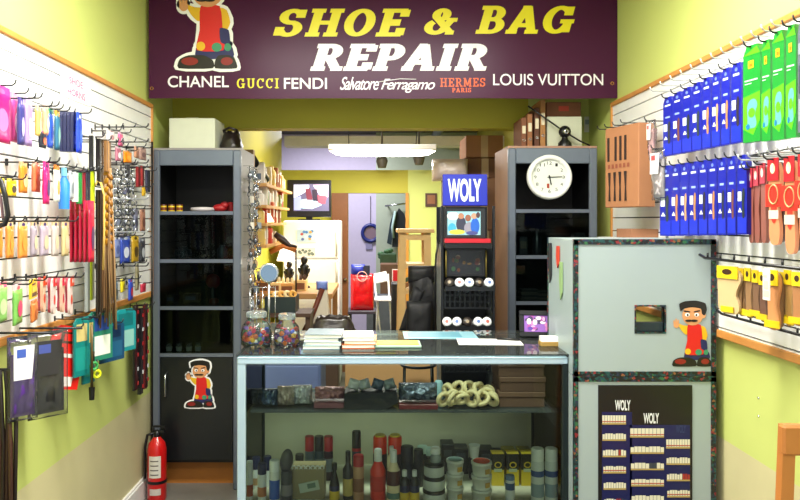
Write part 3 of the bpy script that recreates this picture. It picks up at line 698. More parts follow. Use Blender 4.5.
bottle('wide dark bottle with a black cap behind the stacked tins', 418.5, 3.1, .022, 449, DK_, DK_, 'can')
for i, px in enumerate((424.5, 431)):
    bottle(('black jar with a pale ribbed lid, left of two behind the stacked tins', 'black jar with a pale ribbed lid, right of two behind the stacked tins')[i], px-2, 3.25, .026, 446+2*i, DK_, mat('#a9c0b8', .4), 'can', name='cream_jar', cat='jar', caph=.03)
# stack of three black-lidded tins with a little bottle on top
for i in range(3):
    cyl_thing('polish_tin', ('white tin with a black lid, bottom of the stack of three', 'white tin with a black lid, middle of the stack of three', 'white tin with a black lid, top of the stack of three under the clear bottle')[i], 'tin', (wx(434, 2.93), 2.93, zD+i*.056), .047-.002*i, .0555, mat('#c9cfc8', .4), BLACK, group=None, caph=.014, capn='lid')
t = thing('clear_bottle', 'clear bottle with a white cap standing on the stack of black-lidded tins', 'bottle', (wx(435.5, 2.93), 2.93, zD+3*.056))
b = MB(); b.lathe([(.022, 0), (.023, .02), (.015, .03), (.014, .035)], glass('#c8d4d4', 1, .3), n=18); b.build('body', t)
b = MB(); b.lathe([(.021, .035), (.021, .056), (.017, .06)], WH, n=18); b.build('cap', t)
def tubs(px, Z, r, n, h, lids, lbls):
    for i in range(n):
        t = thing('cream_tub', lbls[i], 'tub', (wx(px, Z), Z, zD+i*h))
        b = MB(); b.lathe([(r*.82, 0), (r*.95, h-.012), (r*1.0, h-.012), (r, h-.0015), (r*.93, h-.0005)], mat('#d9ddd2', .4), n=26); b.build('tub', t)
        if i == n-1 and lids: q = MB(); q.lathe([(r*.8, h-.0004), (r*.8, h+.001)], lids, n=24); q.build('lid_label', t)
        if i < n-1 or n == 3 and not lids: pass
        q = MB(); q.box((r*.45, -r*.80, h*.4), (.022, .004, .02), mat('#c9a24a', .5), rot=(0, 0, .5)); q.build('side_label', t)
tubs(455, 2.95, .037, 3, .057, mat('#7d9694', .4), ('white plastic tub at the bottom of the left stack of tubs', 'white plastic tub in the middle of the left stack of tubs', 'white plastic tub topping the left stack, with a grey lid label'))
tubs(481.5, 2.93, .044, 3, .057, mat('#c8452a', .4), ('white plastic tub at the bottom of the stack under the red lid', 'white plastic tub in the middle of the stack under the red lid', 'white plastic tub with a red lid, topping its stack'))
for i, (px, w_, hh, c) in enumerate(((448, .06, .14, '#101217'), (461, .07, .12, '#171a22'), (486, .07, .115, '#0e1014'), (500, .05, .1, '#14161c'))):
    b = MB(); b.bb(-w_/2, w_/2, 0, .08, 0, hh, mat(c, .45), .003); b.box((0, -.001, hh*.7), (w_*.6, .002, .03), mat('#3c4048', .5))
    tag(b.build('polish_carton'), ('tall black carton behind the left stack of white tubs', 'black carton between the tub stacks, left of the white cup', 'black carton right of the white cup at the back of the showcase', 'low black carton behind the yellow-and-black cartons')[i], 'carton', loc=(wx(px, 3.24), 3.24, zD))
t = thing('paper_cup', 'small white cup standing on the back carton of the showcase', 'cup', (wx(474, 3.2), 3.19, zD))
b = MB(); b.lathe([(.026, 0), (.028, .092), (.012, .096)], BLACKM, n=18); b.build('dark_jar', t); b = MB(); b.lathe([(.018, .096), (.025, .152), (.027, .154)], WH, n=18); b.build('cup', t)
for i, px in enumerate((498, 513, 527.5)):
    t = thing('dye_carton', f'yellow and black shoe dye carton, {order(i,3)} of the three front cartons', 'carton', (wx(px, 3.1), 3.1, zD), group='yellow and black cartons'); w_ = .054; hh = .142
    b = MB(); b.bb(-w_/2, w_/2, 0, .05, 0, hh*.5, YL); b.bb(-w_/2, w_/2, 0, .05, hh*.5, hh, mat('#1c1a10', .4)); b.box((0, .025, hh+.0005), (w_, .05, .003), YL); b.build('box', t)
    b = MB(); disc(b, 0, hh*.66, .016, .014, -.001, YL); disc(b, 0, hh*.66, .011, .009, -.0016, BLACK); rect(b, -.018, .018, hh*.44, hh*.54, -.0012, mat('#b8c09a', .5)); b.build('emblem', t)
for i, px in enumerate((509, 524)):
    b = MB(); b.bb(-.03, .03, 0, .05, 0, .118, mat('#8a7c1c', .5), .002); tag(b.build('dye_carton'), ('olive-yellow carton behind the front cartons, left one', 'olive-yellow carton behind the front cartons, right one')[i], 'carton', loc=(wx(px, 3.24), 3.24, zD))
bottle('little blue and white bottle in front of the yellow cartons', 510, 2.94, .02, 475, WH, mat('#6a86a8', .4), 'can', [(mat('#3a5a8a'), .45, .72)], caph=.018)
for i, px in enumerate((537.5, 551.3)):
    bottle(('white spray can with blue print, left of the pair at the right end', 'white spray can with blue print, farthest right in the showcase')[i], px, 2.868, .0265, 448, mat('#d3dbd4', .35), mat('#e4eae2', .35), 'can', [(mat('#2d4f8c'), .54, .64), (mat('#8aa0a8'), .2, .42)], name='spray_can', cat='can', caph=.05)

# things on the glass shelf
zS = SHZ+.0005
FOIL = mat('#d8dade', .2, .45, bump=1., nscale=60)
def foil(name, label, cat, px0, px1, py, Z, m, d=.1, seed=1, group=None, base=None):
    w_ = (px1-px0)*Z/F; hh = max(.03, wz(py, Z)-zS)
    t = thing(name, label, cat, (wx((px0+px1)/2, Z), Z, zS), group=group)
    b = MB(); b.pillow((0, d/2, hh/2+.001+(.02 if base else 0)), (w_, hh*1.0, hh-(.02 if base else 0)), m, 14, 8, hh*.5, seed); b.build('wrapper', t)
    if base: q = MB(); q.bb(-w_/2, w_/2, 0, d, 0, .022, base, .002); q.build('tray', t)
    return t
foil('foil_packet', 'dark crumpled packet at the left end of the showcase shelf', 'packet', 247, 263, 392, 3.05, mat('#4c5058', .3, .4, bump=1., nscale=50), seed=3)
foil('foil_packet', 'crumpled bluish foil packet, second from the left on the showcase shelf', 'packet', 260, 276, 392, 3.02, mat('#5d6e86', .25, .6, bump=1., nscale=50), seed=4)
foil('foil_packet', 'shiny silver-tan packet in the left half of the showcase shelf', 'packet', 276, 293, 389, 3.03, mat('#c0b0a4', .2, .4, bump=1., nscale=50), seed=5)
foil('foil_packet', 'bright silver packet left of the pink one on the showcase shelf', 'packet', 292, 311, 388, 3.05, FOIL, seed=6)
foil('foil_packet', 'silver and pink packet just left of the black pouch', 'packet', 314, 344, 392, 3.02, mat('#c08a90', .25, .4, bump=1., nscale=50), seed=7, base=mat('#7a4650', .5))
t = thing('pouch_tray', 'black fabric pouch tray holding silver packets, middle of the showcase shelf', 'tray', (wx(371, 3.0), 3.0, zS)); hw = 27*3/F
b = MB(); b.prism([(-hw, .0), (hw*.55, .0), (hw, .03), (hw*.98, .075), (-hw*.98, .07)], 0, .13, mat('#0d0e12', .55)); b.build('pouch', t)
for i, (dx, c) in enumerate(((-.075, '#dfe2e4'), (-.03, '#c7ccd2'), (.03, '#5c6a80'), (.08, '#9aa4a8'))):
    q = MB(); q.M = Matrix.Translation((dx, .05, .098)) @ Matrix.Rotation(.3*(-1)**i, 4, 'Y'); q.pillow((0, 0, 0), (.05, .03, .045), mat(c, .25, .2, bump=.8, nscale=50), 6, 6, .012, i); q.build('foil_bundle', t)
foil('foil_packet', 'dark silvery wrapped packet on a dark red tray, right of the black pouch', 'packet', 399, 438, 388, 3.0, mat('#707a8c', .2, .4, bump=1., nscale=50), seed=9, base=mat('#5e1418', .4))
# coils of cream lace / brush rings
COIL = mat('#cbb98c', .6, noise=.15, nscale=30)
rnd = random.Random(5)
for i, (px, py, r_) in enumerate(((443, 401, .026), (453, 399, .03), (462, 401, .028), (472, 400, .03), (482, 401, .03), (492, 402, .026), (448, 391, .026), (458, 388, .026), (468, 389, .028), (478, 390, .028), (488, 393, .026))):
    t_ = MB(); Zc = 3.02 + (.05 if i > 5 else 0)
    t_.torus((0, 0, 0), r_, .009, COIL, (PI/2+rnd.uniform(-.8, .8), 0, rnd.uniform(-1.1, 1.1)), 22, 8, 1, 1.1); t_.torus((.004, .016, .003), r_*.85, .009, COIL, (PI/2+rnd.uniform(-.4, .4), .3, rnd.uniform(-.7, .7)), 20, 8)
    z_ = max(wz(py, Zc), zS+r_+.013)
    row = 'front row' if i < 6 else 'upper row'; n_ = 6 if i < 6 else 5; ii = i if i < 6 else i-6
    tag(t_.build('lace_coil'), f'cream coil of rounded lace, {order(ii,n_)} in the {row} of the heap', 'lace coil', 'cream coils on the showcase shelf', loc=(wx(px, Zc), Zc, z_))
b = MB(); b.lathe([(.02, 0), (.02, .07), (.014, .08)], mat('#9cc0c8', .3), n=18); tag(b.build('plastic_cap'), 'pale blue plastic cap standing left of the cream coils', 'cap', loc=(wx(438.5, 3.2), 3.2, zS))
for i in range(3):
    t = thing('shoe_box', ('brown shoe box, bottom of the pile at the right of the showcase shelf', 'brown shoe box, middle of the pile at the right of the showcase shelf', 'brown shoe box, top of the pile at the right of the showcase shelf')[i], 'box', (wx(522, 3.04)+(0, .004, -.003)[i], 3.04, zS+i*.066)); hw = 22.5*3.04/F
    b = MB(); b.bb(-hw, hw, 0, .2, 0, .044, mat('#5e4030', .7), .002); b.build('box', t)
    b = MB(); b.bb(-hw-.003, hw+.003, -.003, .203, .044, .0655, mat('#6d4d3a', .7), .002); b.build('lid', t)

# ---------- things on the counter top ----------
HT = HC+.0008
def jar(label, px0, px1, pyt, pyb, n, seed):
    Z = (EYE-HC)*F/(pyb-CY)+.06; r = (px1-px0)/2*Z/F; H_ = (pyb-pyt)*Z/F
    t = thing('glass_jar', label, 'jar', (wx((px0+px1)/2, Z), Z, HT))
    b = MB(); b.lathe([(r*.8, 0), (r*.98, .012), (r, H_*.4), (r*.9, H_*.68), (r*.6, H_*.86), (r*.62, H_)], glass('#eef5f2', .7, .03, .03), n=30); b.build('glass_body', t)
    b = MB(); b.lathe([(r*.66, H_*.94), (r*.66, H_+.012), (r*.6, H_+.016)], glass('#e6eeee', 1, .12), n=26); b.build('lid', t)
    rnd = random.Random(seed); cols = ['#e8481c', '#f0c020', '#2a50c8', '#d82050', '#2a2a34', '#e87818', '#7a48c0', '#f2f2f2', '#c81828', '#2a7a50']
    for i in range(n):
        for _ in range(60):
            a = rnd.random()*2*PI; q = r*.8*math.sqrt(rnd.random()); z = .02+rnd.random()*(H_*.42)
            p = (q*math.cos(a), q*math.sin(a), z)
            if all((p[0]-s[0])**2+(p[1]-s[1])**2+(p[2]-s[2])**2 > .0155**2 for s in placed): break
        placed.append(p); c = rnd.choice(cols)
        k = MB(); k.lathe([(.010, -.006), (.0105, .003), (.008, .006)], mat(c, .35), rot=(rnd.uniform(-1.2, 1.2), rnd.uniform(-1.2, 1.2), 0), n=12)
        o = k.build('key_cap'); tag(o, f'small coloured plastic cap in the {"larger left" if seed == 1 else "smaller right"} glass jar', 'cap', f'coloured caps in the {"larger left" if seed == 1 else "smaller right"} jar', loc=(t.location.x+p[0], t.location.y+p[1], t.location.z+p[2]))
placed = []; jar('large glass jar of coloured caps at the left end of the counter', 241, 272, 318, 349, 60, 1)
placed = []; jar('smaller glass jar of coloured caps, right of the large jar', 274, 300, 320, 349, 42, 2)
t = thing('countertop_mirror', 'round metal mirror on a slim stand at the left of the counter', 'mirror', (wx(269, 3.2), 3.2, HT))
zm = wz(273, 3.2)-HT
b = MB(); b.lathe([(.045, 0), (.045, .006), (.01, .012)], CHROME, n=24); b.build('base', t)
b = MB(); b.tube([(0, 0, .01), (0, 0, zm-.04)], .006, CHROME, 10); b.build('stem', t)
b = MB(); b.lathe([(.046, 0), (.046, .012), (.042, .016), (.03, .012)], CHROME, (0, .004, zm), rot=(PI/2, 0, 0), n=30); b.lathe([(.041, .0), (.041, .0135)], mat('#8fa6b6', .08, 1.), (0, .003, zm), rot=(PI/2, 0, 0), n=30); b.build('mirror_head', t)
t = thing('wire_holder', 'clear acrylic and wire holder behind the mirror on the counter', 'holder', (wx(262, 3.28), 3.3, HT)); 
b = MB()
for dx in (-.06, -.03, 0, .03, .06): b.tube([(dx, 0, 0), (dx, 0, .22)], .002, CHROME, 6)
b.tube([(-.06, 0, .22), (.06, 0, .22)], .002, CHROME, 6); b.bb(-.07, .07, -.02, .02, 0, .05, CLEAR); b.build('wire_frame', t)
# book pile
def pile(x0, x1, y0, y1, Z, cols, base_lbl):
    W_ = (x1-x0)*Z/F; z = HT; n = len(cols); tot = (y1-y0)*Z/F*.62
    for i, c in enumerate(cols):
        b = MB(); th = tot/n; w_ = W_*(1-.03*(i % 3)); b.bb(-w_/2, w_/2, 0, .16, 0, th-.0006, mat('#e6e4da', .6)); b.bb(-w_/2-.002, w_/2+.002, -.003, .163, th*.86, th-.0005, mat(c, .4)); b.bb(-w_/2-.002, w_/2+.002, -.003, .163, 0, th*.14, mat(c, .4))
        lb = base_lbl[i]; tag(b.build('book'), lb, 'book', base_lbl[-1], loc=(wx((x0+x1)/2, Z)+(.004 if i % 2 else -.003), Z, z), rotz=R((-1)**i*1.5)); z += th
pile(304, 340, 329, 353, 2.9, ['#8aa4ac', '#a8bcc2', '#c8d2d4', '#6d7f88'], ['grey-blue book, bottom of the pile beside the jars', 'pale grey-blue book, second up in the pile beside the jars', 'whitish book, third up in the pile beside the jars', 'slate book on top of the pile beside the jars', 'books piled by the jars'])
pile(343, 375, 333, 352, 2.92, ['#c8602a', '#d88a3c', '#f2f2ec'], ['orange-brown book, bottom of the small pile at the counter middle', 'light orange book, middle of the small pile at the counter middle', 'white book on top of the small orange pile', 'books piled at the counter middle'])
b = MB(); b.bb(-.1, .1, 0, .13, 0, .01, mat('#8fae9a', .3), .003); b.bb(-.09, .09, .01, .12, .01, .012, mat('#b8a838', .5)); tag(b.build('clipboard'), 'flat green tray with a yellow sheet on the counter, right of the white book', 'tray', loc=(wx(398, 2.93), 2.93, HT))
leather_bag('handbag', 'crumpled dark brown leather bag lying on the counter behind the books', 'bag', (wx(333, 3.22), 3.24, HT), (.22, .16, .09), LEA, 8, .1, False)
b = MB(); b.M = Matrix.Rotation(R(0), 4, 'Z'); b.bb(-.14, .14, 0, .15, 0, .0015, WHITE); tag(b.build('paper_sheet'), 'blank white sheet of paper on the right half of the counter', 'paper', loc=(wx(490, 3.03), 3.0, HT), rotz=R(-3))
b = MB(); b.tube([(-.05, 0, .006), (.045, -.03, .006)], .005, BLACK, 8); b.tube([(.045, -.03, .006), (.055, -.033, .006)], [.004, .001], BLACK, 8); tag(b.build('pen'), 'black pen lying on the white sheet', 'pen', loc=(wx(508, 3.12), 3.12, HT+.0017))
b = MB(); b.bb(-.17, .17, 0, .2, 0, .001, mat('#8fc0d0', .3)); b.bb(-.15, .1, .04, .18, .001, .0015, mat('#5c98ac', .4)); tag(b.build('counter_leaflet'), 'pale blue printed mat lying under the sheet of paper', 'mat', loc=(wx(445, 3.0), 3.16, HT))
# photo frame
t = thing('picture_frame', 'black picture frame with a purple and pink photo, leaning on the counter', 'picture frame', (wx(538, 3.18), 3.18, HT+.005), tilt=(R(-14), 0, R(-8)))
b = MB(); w_, h_ = .168, .12; fr = .022
for a in ((-w_/2, w_/2, 0, fr), (-w_/2, w_/2, h_-fr, h_), (-w_/2, -w_/2+fr, fr, h_-fr), (w_/2-fr, w_/2, fr, h_-fr)): b.bb(a[0], a[1], -.008, .008, a[2], a[3], BLACK, .002)
b.bb(-w_/2+.004, w_/2-.004, .006, .01, .004, h_-.004, BLACK); b.build('frame', t)
b = MB(); rect(b, -w_/2+fr, w_/2-fr, fr, h_-fr, -.002, mat('#8a5ab0', .3)); rnd = random.Random(3)
for k in range(22): disc(b, rnd.uniform(-.05, .05), rnd.uniform(.035, .088), rnd.uniform(.006, .013), rnd.uniform(.006, .014), -.0024-k*.00008, mat(rnd.choice(['#d8a0c8', '#5a3a9a', '#e8d0e0', '#a04a98', '#40305a', '#c87ab0']), .3), 14)
b.build('photo', t)
b = MB(); b.box((0, .05, .045), (.04, .003, .11), BLACK, rot=(R(38), 0, 0)); b.build('easel_back', t)
t = thing('card_holder', 'small box of white business cards at the right end of the counter', 'card holder', (wx(551.5, 2.96), 2.96, HT))
b = MB(); b.bb(-.045, .045, 0, .05, 0, .02, mat('#9a7a3c', .4), .002); b.build('box', t); b = MB(); b.bb(-.042, .042, .004, .046, .02, .04, WHITE); b.build('card_stack', t)

# ---------- tape-edged white kiosk box right of the counter ----------
ZK = 2.72; kx0, kx1 = wx(574.5, ZK), XR-.036; ktop = wz(240, ZK); kmid = wz(377, ZK); ZKB = 3.14
TAPE = pattern_tape(); KW = mat('#9eadb0', .4, noise=.03, nscale=3)
def kiosk(label, z0, z1, hole):
    t = thing('kiosk_box', label, 'box', (kx0, ZK, z0)); W_ = kx1-kx0; H_ = z1-z0
    b = MB()
    if hole:
        hx0, hx1 = wx(636, ZK)-kx0, wx(664.5, ZK)-kx0; hz0, hz1 = wz(332, ZK)-z0, wz(306.5, ZK)-z0
        for a in ((0, hx0, 0, H_), (hx1, W_, 0, H_), (hx0, hx1, 0, hz0), (hx0, hx1, hz1, H_)): b.bb(a[0], a[1], 0, .012, a[2], a[3], KW)
    else: b.bb(0, W_, 0, .012, 0, H_, KW)
    b.build('front_panel', t)
    b = MB(); b.bb(0, .012, .012, ZKB-ZK, 0, H_, KW); b.build('side_panel', t)
    b = MB(); b.bb(.012, W_, .012, ZKB-ZK, H_-.012, H_, KW); b.bb(.012, W_, .012, ZKB-ZK, 0, .012, KW); b.build('top_panel', t)
    b = MB(); e = .003; tw = .018
    b.bb(-e, W_, -e, 0, H_-tw, H_+e, TAPE); b.bb(-e, W_, -e, 0, 0 if hole else 0, tw, TAPE); b.bb(-e, tw*.8, -e, 0, 0, H_, TAPE); b.bb(W_-tw*1.1, W_, -e, 0, 0, H_, TAPE)
    b.bb(-e, W_, 0, .02, H_, H_+e, TAPE); b.bb(-e, 0, 0, .014, 0, H_, TAPE); b.bb(-e, 0, ZKB-ZK-.012, ZKB-ZK, 0, H_, TAPE); b.build('tape_edging', t)
    if hole:
        b = MB(); g = .006
        for a in ((hx0-g, hx1+g, hz0-g, hz0), (hx0-g, hx1+g, hz1, hz1+g), (hx0-g, hx0, hz0, hz1), (hx1, hx1+g, hz0, hz1)): b.bb(a[0], a[1], -.002, .03, a[2], a[3], TAPE)
        b.bb(hx0, hx1, .012, .04, hz0, hz0+.035, mat('#1c2c34', .4)); b.build('window_slot', t)
        b = MB(); cobbler(b, wx(671.5, ZK)-kx0, wz(367.5, ZK)-z0, 67*ZK/F, -.001, False); b.build('shoemaker_sticker', t, 'sticker of a cartoon shoemaker in a red apron')
    return t
kiosk('white panel box edged in patterned tape, with a small opening and a shoemaker sticker', kmid+.004, ktop, True)
kb = kiosk('white lower box edged in patterned tape, carrying a black product poster', 0, kmid, False)
# poster
px0, px1, pt = wx(598, ZK), wx(692, ZK), wz(385, ZK); pb_ = .16
b = MB(); PB = mat('#0a0b14', .25); rnd = random.Random(11)
x0, x1 = px0-kx0, px1-kx0
b.bb(x0, x1, -.003, -.0005, pb_, pt, PB)
def pp(x, y): return (wx(x, ZK-.004)-kx0, wz(y, ZK-.004))
DB = mat('#0e1650', .3); 
for (a, c, d, e) in ((630, 690, 425, 640), (602, 632, 412, 640), (660, 690, 440, 640)): X0, Z1 = pp(a, d); X1, Z0 = pp(c, e); rect(b, X0, X1, max(Z0, pb_+.01), Z1, -.0034-.0001*(a == 660), DB)
for (tx, x_0, x_1, y_0, y_1, c) in (('WOLY', 615, 630.5, 400, 410.5, '#e4e6ea'), ('WOLY', 643.5, 659, 413, 423.5, '#e4e6ea'), ('WOLY', 676, 686, 425, 433, '#2e3a6a')):
    A = pp(x_0, y_1); B = pp(x_1, y_0); put_text(b, text_mesh(tx, .03), A[0], B[0], A[1], B[1], -.0042, mat(c, .4))
for (c0, c1, y0) in ((602, 634, 413), (630, 664, 426), (666, 690, 437)):
    for rix in range(12):
        y = y0+rix*(16.3 if rix < 3 else 16.3); sh = .35*rix
        A = pp(c0+sh, y+11.5); B = pp(c1-(8 if c0 == 602 else 0), y+10)
        if A[1] < pb_+.02: break
        rect(b, A[0], B[0], A[1], B[1]+.0, -.0044, mat('#b39a5a', .4))
        n = 9; 
        for k in range(n):
            u = A[0]+(B[0]-A[0])*k/n; cc = '#dcd8c4' if rix % 3 != 2 or k < 5 else rnd.choice(['#38404a', '#dcd8c4', '#a03228'])
            rect(b, u+.0008, u+(B[0]-A[0])/n-.0006, B[1]+.0005, B[1]+(.030 if rix == 0 else .023 if k % 4 else .02), -.0046, mat(cc, .4))
            if rix in (0, 3): rect(b, u+.0008, u+(B[0]-A[0])/n-.0006, B[1]+.004, B[1]+.008, -.0049, mat('#b8523a', .4))
tag(b.build('product_poster'), 'black and blue poster of shelves of shoe care products on the lower white box', 'poster', loc=(kx0, ZK, 0))
# papers hanging on the kiosk's left side, leaflet holder
for i, (Zq, pyt, pyb, c, nm, lb) in enumerate(((3.08, 243, 283, '#2c2e30', 'sunglasses_strap', 'black strap hanging on the left side of the white box'), (2.95, 246, 268, '#c8402c', 'paper_tag', 'small red tag on the left side of the white box'), (2.9, 262, 300, '#8fae78', 'paper_tag', 'pale green leaf-shaped tag on the left side of the white box'))):
    b = MB(); hh = (pyb-pyt)*Zq/F; b.add([(0, -.02, 0), (0, .02, 0), (0, .026, -hh*.5), (0, .008, -hh), (0, -.02, -hh*.8)]+[(-.004, -.02, 0), (-.004, .02, 0), (-.004, .026, -hh*.5), (-.004, .008, -hh), (-.004, -.02, -hh*.8)], [(0, 1, 2, 3, 4), (9, 8, 7, 6, 5)]+[(k, k+5, (k+1) % 5+5, (k+1) % 5) for k in range(5)], mat(c, .5))
    tag(b.build(nm), lb, 'strap' if i == 0 else 'tag', loc=(kx0-.003, Zq, wz(pyt, Zq)))

# wooden chair at lower right
t = thing('wooden_chair', 'light wooden chair back at the lower right corner', 'chair', (wx(822, 1.75), 1.9, 0)); CW = mat('#b8743a', .4, noise=.15, nscale=12)
xo = t.location.x; zt_ = wz(426, 1.75)
def lx(px, Z): return wx(px, Z)-xo
for s in (0, 1):
    b = MB(); X = lx(787, 1.75)+s*.28
    b.add([(X-.016-.03*(1-s)*1+0*s, -.15, 0), (X+.016-.03*(1-s), -.15, 0), (X+.016-.03*(1-s), -.12, 0), (X-.016-.03*(1-s), -.12, 0), (X-.016+.008, -.15, zt_), (X+.016+.008, -.15, zt_), (X+.016+.008, -.125, zt_), (X-.016+.008, -.125, zt_)], [(0, 3, 2, 1), (4, 5, 6, 7), (0, 1, 5, 4), (1, 2, 6, 5), (2, 3, 7, 6), (3, 0, 4, 7)], CW); b.build('rear_leg', t)
b = MB(); X = lx(787, 1.75); b.bb(X-.012, X+.30, -.156, -.128, zt_-.075, zt_+.002, CW, .006); b.build('top_rail', t)
b = MB(); b.bb(X, X+.28, -.15, -.13, zt_-.26, zt_-.22, CW, .004); b.build('back_rail', t)
b = MB(); b.bb(X-.02, X+.30, -.15, .26, .44, .465, CW, .008); b.build('seat', t)
for s in (0, 1): b = MB(); b.bb(X-.0+s*.25, X+.03+s*.25, .21, .24, 0, .44, CW, .003); b.build('front_leg', t)
# ---------- product stand with blue header, behind the counter ----------
ZW = 3.62; sx0, sx1 = wx(441, ZW), wx(495, ZW); Wd = sx1-sx0; hw = Wd/2
t = thing('product_stand', 'black wire product stand with a blue lettered header, behind the counter', 'display stand', ((sx0+sx1)/2, ZW, 0)); ox = t.location.x
def L(px, py, Z=ZW): return (wx(px, Z)-ox, wz(py, Z))
b = MB()
for s in (-1, 1):
    b.bb(s*hw-.012*(s > 0), s*hw+.012*(s < 0), 0, .02, 0, L(0, 206)[1], DARKM); b.bb(s*hw-.012*(s > 0), s*hw+.012*(s < 0), .26, .28, 0, L(0, 206)[1], DARKM)
    b.bb(s*hw-.006*(s > 0), s*hw+.006*(s < 0), .02, .26, .0, L(0, 245)[1], glass('#8d96a0', .8, .25))
b.bb(-hw+.012, hw-.012, .24, .26, 0.02, L(0, 206)[1], mat('#1b1d22', .5)); b.build('stand_frame', t)
b = MB(); a = L(442.5, 206); c = L(487, 174.5); b.M = Matrix.Translation((0, 0, a[1])) @ Matrix.Rotation(R(-4), 4, 'X'); b.bb(a[0], c[0], -.02, .0, 0, c[1]-a[1], mat('#1424a0', .35), .003)
q = MB(); q.M = b.M.copy(); a2 = L(447.5, 202); c2 = L(481, 179); put_text(q, text_mesh('WOLY', .035), a2[0], c2[0], a2[1]-a[1], c2[1]-a[1], -.021, mat('#dfe8f2', .4))
hd = b.build('header_board', t, 'deep blue header board'); q.build('lettering', hd)
rnd = random.Random(21)
# framed picture
b = MB(); a = L(445, 238.5); c = L(486, 207.5); b.bb(a[0], c[0], .0, .02, a[1], c[1], mat('#23262c', .35), .004)
pc = b.build('photo_frame', t); b = MB(); a = L(447.5, 235); c = L(480.5, 211.5); rect(b, a[0], c[0], a[1], c[1], -.001, mat('#8fc4d4', .3))
for k, (px, py, rx_, ry_, cc) in enumerate(((453, 216, 6, 4, '#e8e8e0'), (452, 228, 4, 5, '#3fa0c8'), (461, 224, 5, 8, '#3a3c50'), (461, 216, 3, 3, '#a87860'), (468, 218, 3, 3.5, '#8c5a48'), (469, 228, 5, 6, '#8c8a9c'), (475, 226, 4.5, 8, '#2a60c0'), (474, 216, 3, 3, '#b89078'), (457, 232, 8, 2.5, '#c8c050'), (472, 233, 6, 2, '#48508a'), (478, 215, 2, 3, '#503a40'))):
    A = L(px, py); disc(b, A[0], A[1], rx_*ZW/F, min(ry_*ZW/F, A[1]-a[1], c[1]-A[1]), -.0014-k*.0001, mat(cc, .3), 16)
b.build('photo_print', pc)
b = MB(); a = L(444, 242.5); c = L(489, 238.5); b.bb(a[0], c[0], -.05, .02, a[1], c[1], mat('#b81c2c', .4)); b.build('red_shelf_strip', t)
b = MB(); a = L(444, 248); c = L(490, 243); b.bb(a[0], c[0], -.06, .24, a[1], c[1], DARKM)
b.build('tray', t)
b = MB(); a = L(446, 277); c = L(486, 248.5); b.bb(a[0], c[0], .01, .03, a[1], c[1], mat('#14151a', .3), .004)
pf = b.build('photo_frame', t); b = MB(); a = L(449, 274); c = L(482, 251); rect(b, a[0], c[0], a[1], c[1], .009, mat('#1c1e22', .2))
for k in range(14): A = (rnd.uniform(a[0]+.02, c[0]-.02), rnd.uniform(a[1]+.02, c[1]-.03)); disc(b, *A, rnd.uniform(.006, .014), rnd.uniform(.005, .014), .0086-k*.0001, mat(rnd.choice(['#4a2c20', '#4c3a20', '#3a1c1c', '#26402c', '#5c5448', '#26303e']), .3), 12)
b.build('photo_print', pf)
b = MB()
for s in (-1, 1): p0 = L(466+s*20, 277); b.tube([(p0[0], -.005, p0[1]), (p0[0], -.005, p0[1]+.14)], .004, mat('#8a7a3c', .4, .7), 6)
b.build('side_rod', t)
def mesh_panel(y0, y1):
    b = MB(); a = L(445, y1); c = L(490, y0); n = 9; m = max(3, int((y1-y0)/5))
    for i in range(n+1): X = a[0]+(c[0]-a[0])*i/n; b.bb(X-.004, X+.004, .0, .004, a[1], c[1], DARKM)
    for j in range(m+1): Z_ = a[1]+(c[1]-a[1])*j/m; b.bb(a[0], c[0], .001, .005, Z_-.004, Z_+.004, DARKM)
    b.build('mesh_panel', t)
mesh_panel(289, 308); mesh_panel(327, 372)
def tray(py):
    a = L(444, py+2.5); c = L(493, py); b = MB(); b.bb(a[0], c[0], -.07, .2, a[1]-.006, a[1], DARKM); b.bb(a[0], c[0], -.07, -.066, a[1], a[1]+.02, DARKM); b.build('tray', t); return a[1]
for row, (py, xs, dk) in enumerate(((286, (450, 459.5, 469, 478.5, 488), (0, 3)), (324.5, (447.5, 457, 467, 477.5, 486), (2,)), (398, (449, 459.5, 470, 480.5, 490), ()))):
    zt_ = tray(py)
    for i, px in enumerate(xs):
        tb = thing('cream_tube', f'shoe cream tube with {"dark" if i in dk else "white"} cap, {order(i,5)} on the stand\'s {("upper","middle","lowest")[row]} tray', 'tube', (wx(px, ZW-.05), ZW-.045, zt_+.030), group=f'tubes on the {("upper","middle","lowest")[row]} tray', tilt=(R(68), 0, R(6*(i-2))))
        b = MB(); b.lathe([(.022, -.005), (.022, -.045), (.016, -.12), (.003, -.13)][::-1], mat('#b8bec4' if i not in dk else '#3a2a26', .4), n=16); b.build('tube_body', tb)
        b = MB(); b.lathe([(.0235, -.005), (.0245, .02), (.021, .026), (.0, .026)], mat('#e8ecf0' if i not in dk else '#2a2422', .3), n=20, caps=False); b.lathe([(.009, .0262), (.009, .0268)], mat(('#4a6aa8', '#b05a50')[(i+row) % 2] if i not in dk else '#8a7a60', .4), n=12); b.build('cap', tb)

# black backpack and bag behind the counter
BKP = mat('#0e0f13', .6, noise=.2, bump=.3)
zb_ = .84
b = MB(); b.bb(-.16, .12, -.17, .2, zb_-.03, zb_-.001, mat('#2a2c30', .5))
for sx in (-.14, .10):
    for sy in (-.15, .18): b.bb(sx-.012, sx+.012, sy-.012, sy+.012, 0, zb_-.03, mat('#2a2c30', .5))
tag(b.build('small_table'), 'low dark table carrying the black backpack behind the counter', 'table', loc=(wx(421, 4.15), 4.12, 0))
t = thing('backpack', 'black backpack leaning beside the product stand behind the counter', 'backpack', (wx(424, 4.05), 4.05, zb_+.001))
hh = wz(266, 4.05)-zb_
b = MB(); b.pillow((0.01, .06, hh*.46), (.19, .15, hh*.92), BKP, 10, 14, .02, 4, .3); b.build('main_body', t)
b = MB(); b.pillow((-.03, -.045, hh*.30), (.15, .07, hh*.5), BKP, 8, 8, .014, 5, .3); b.build('front_pocket', t)
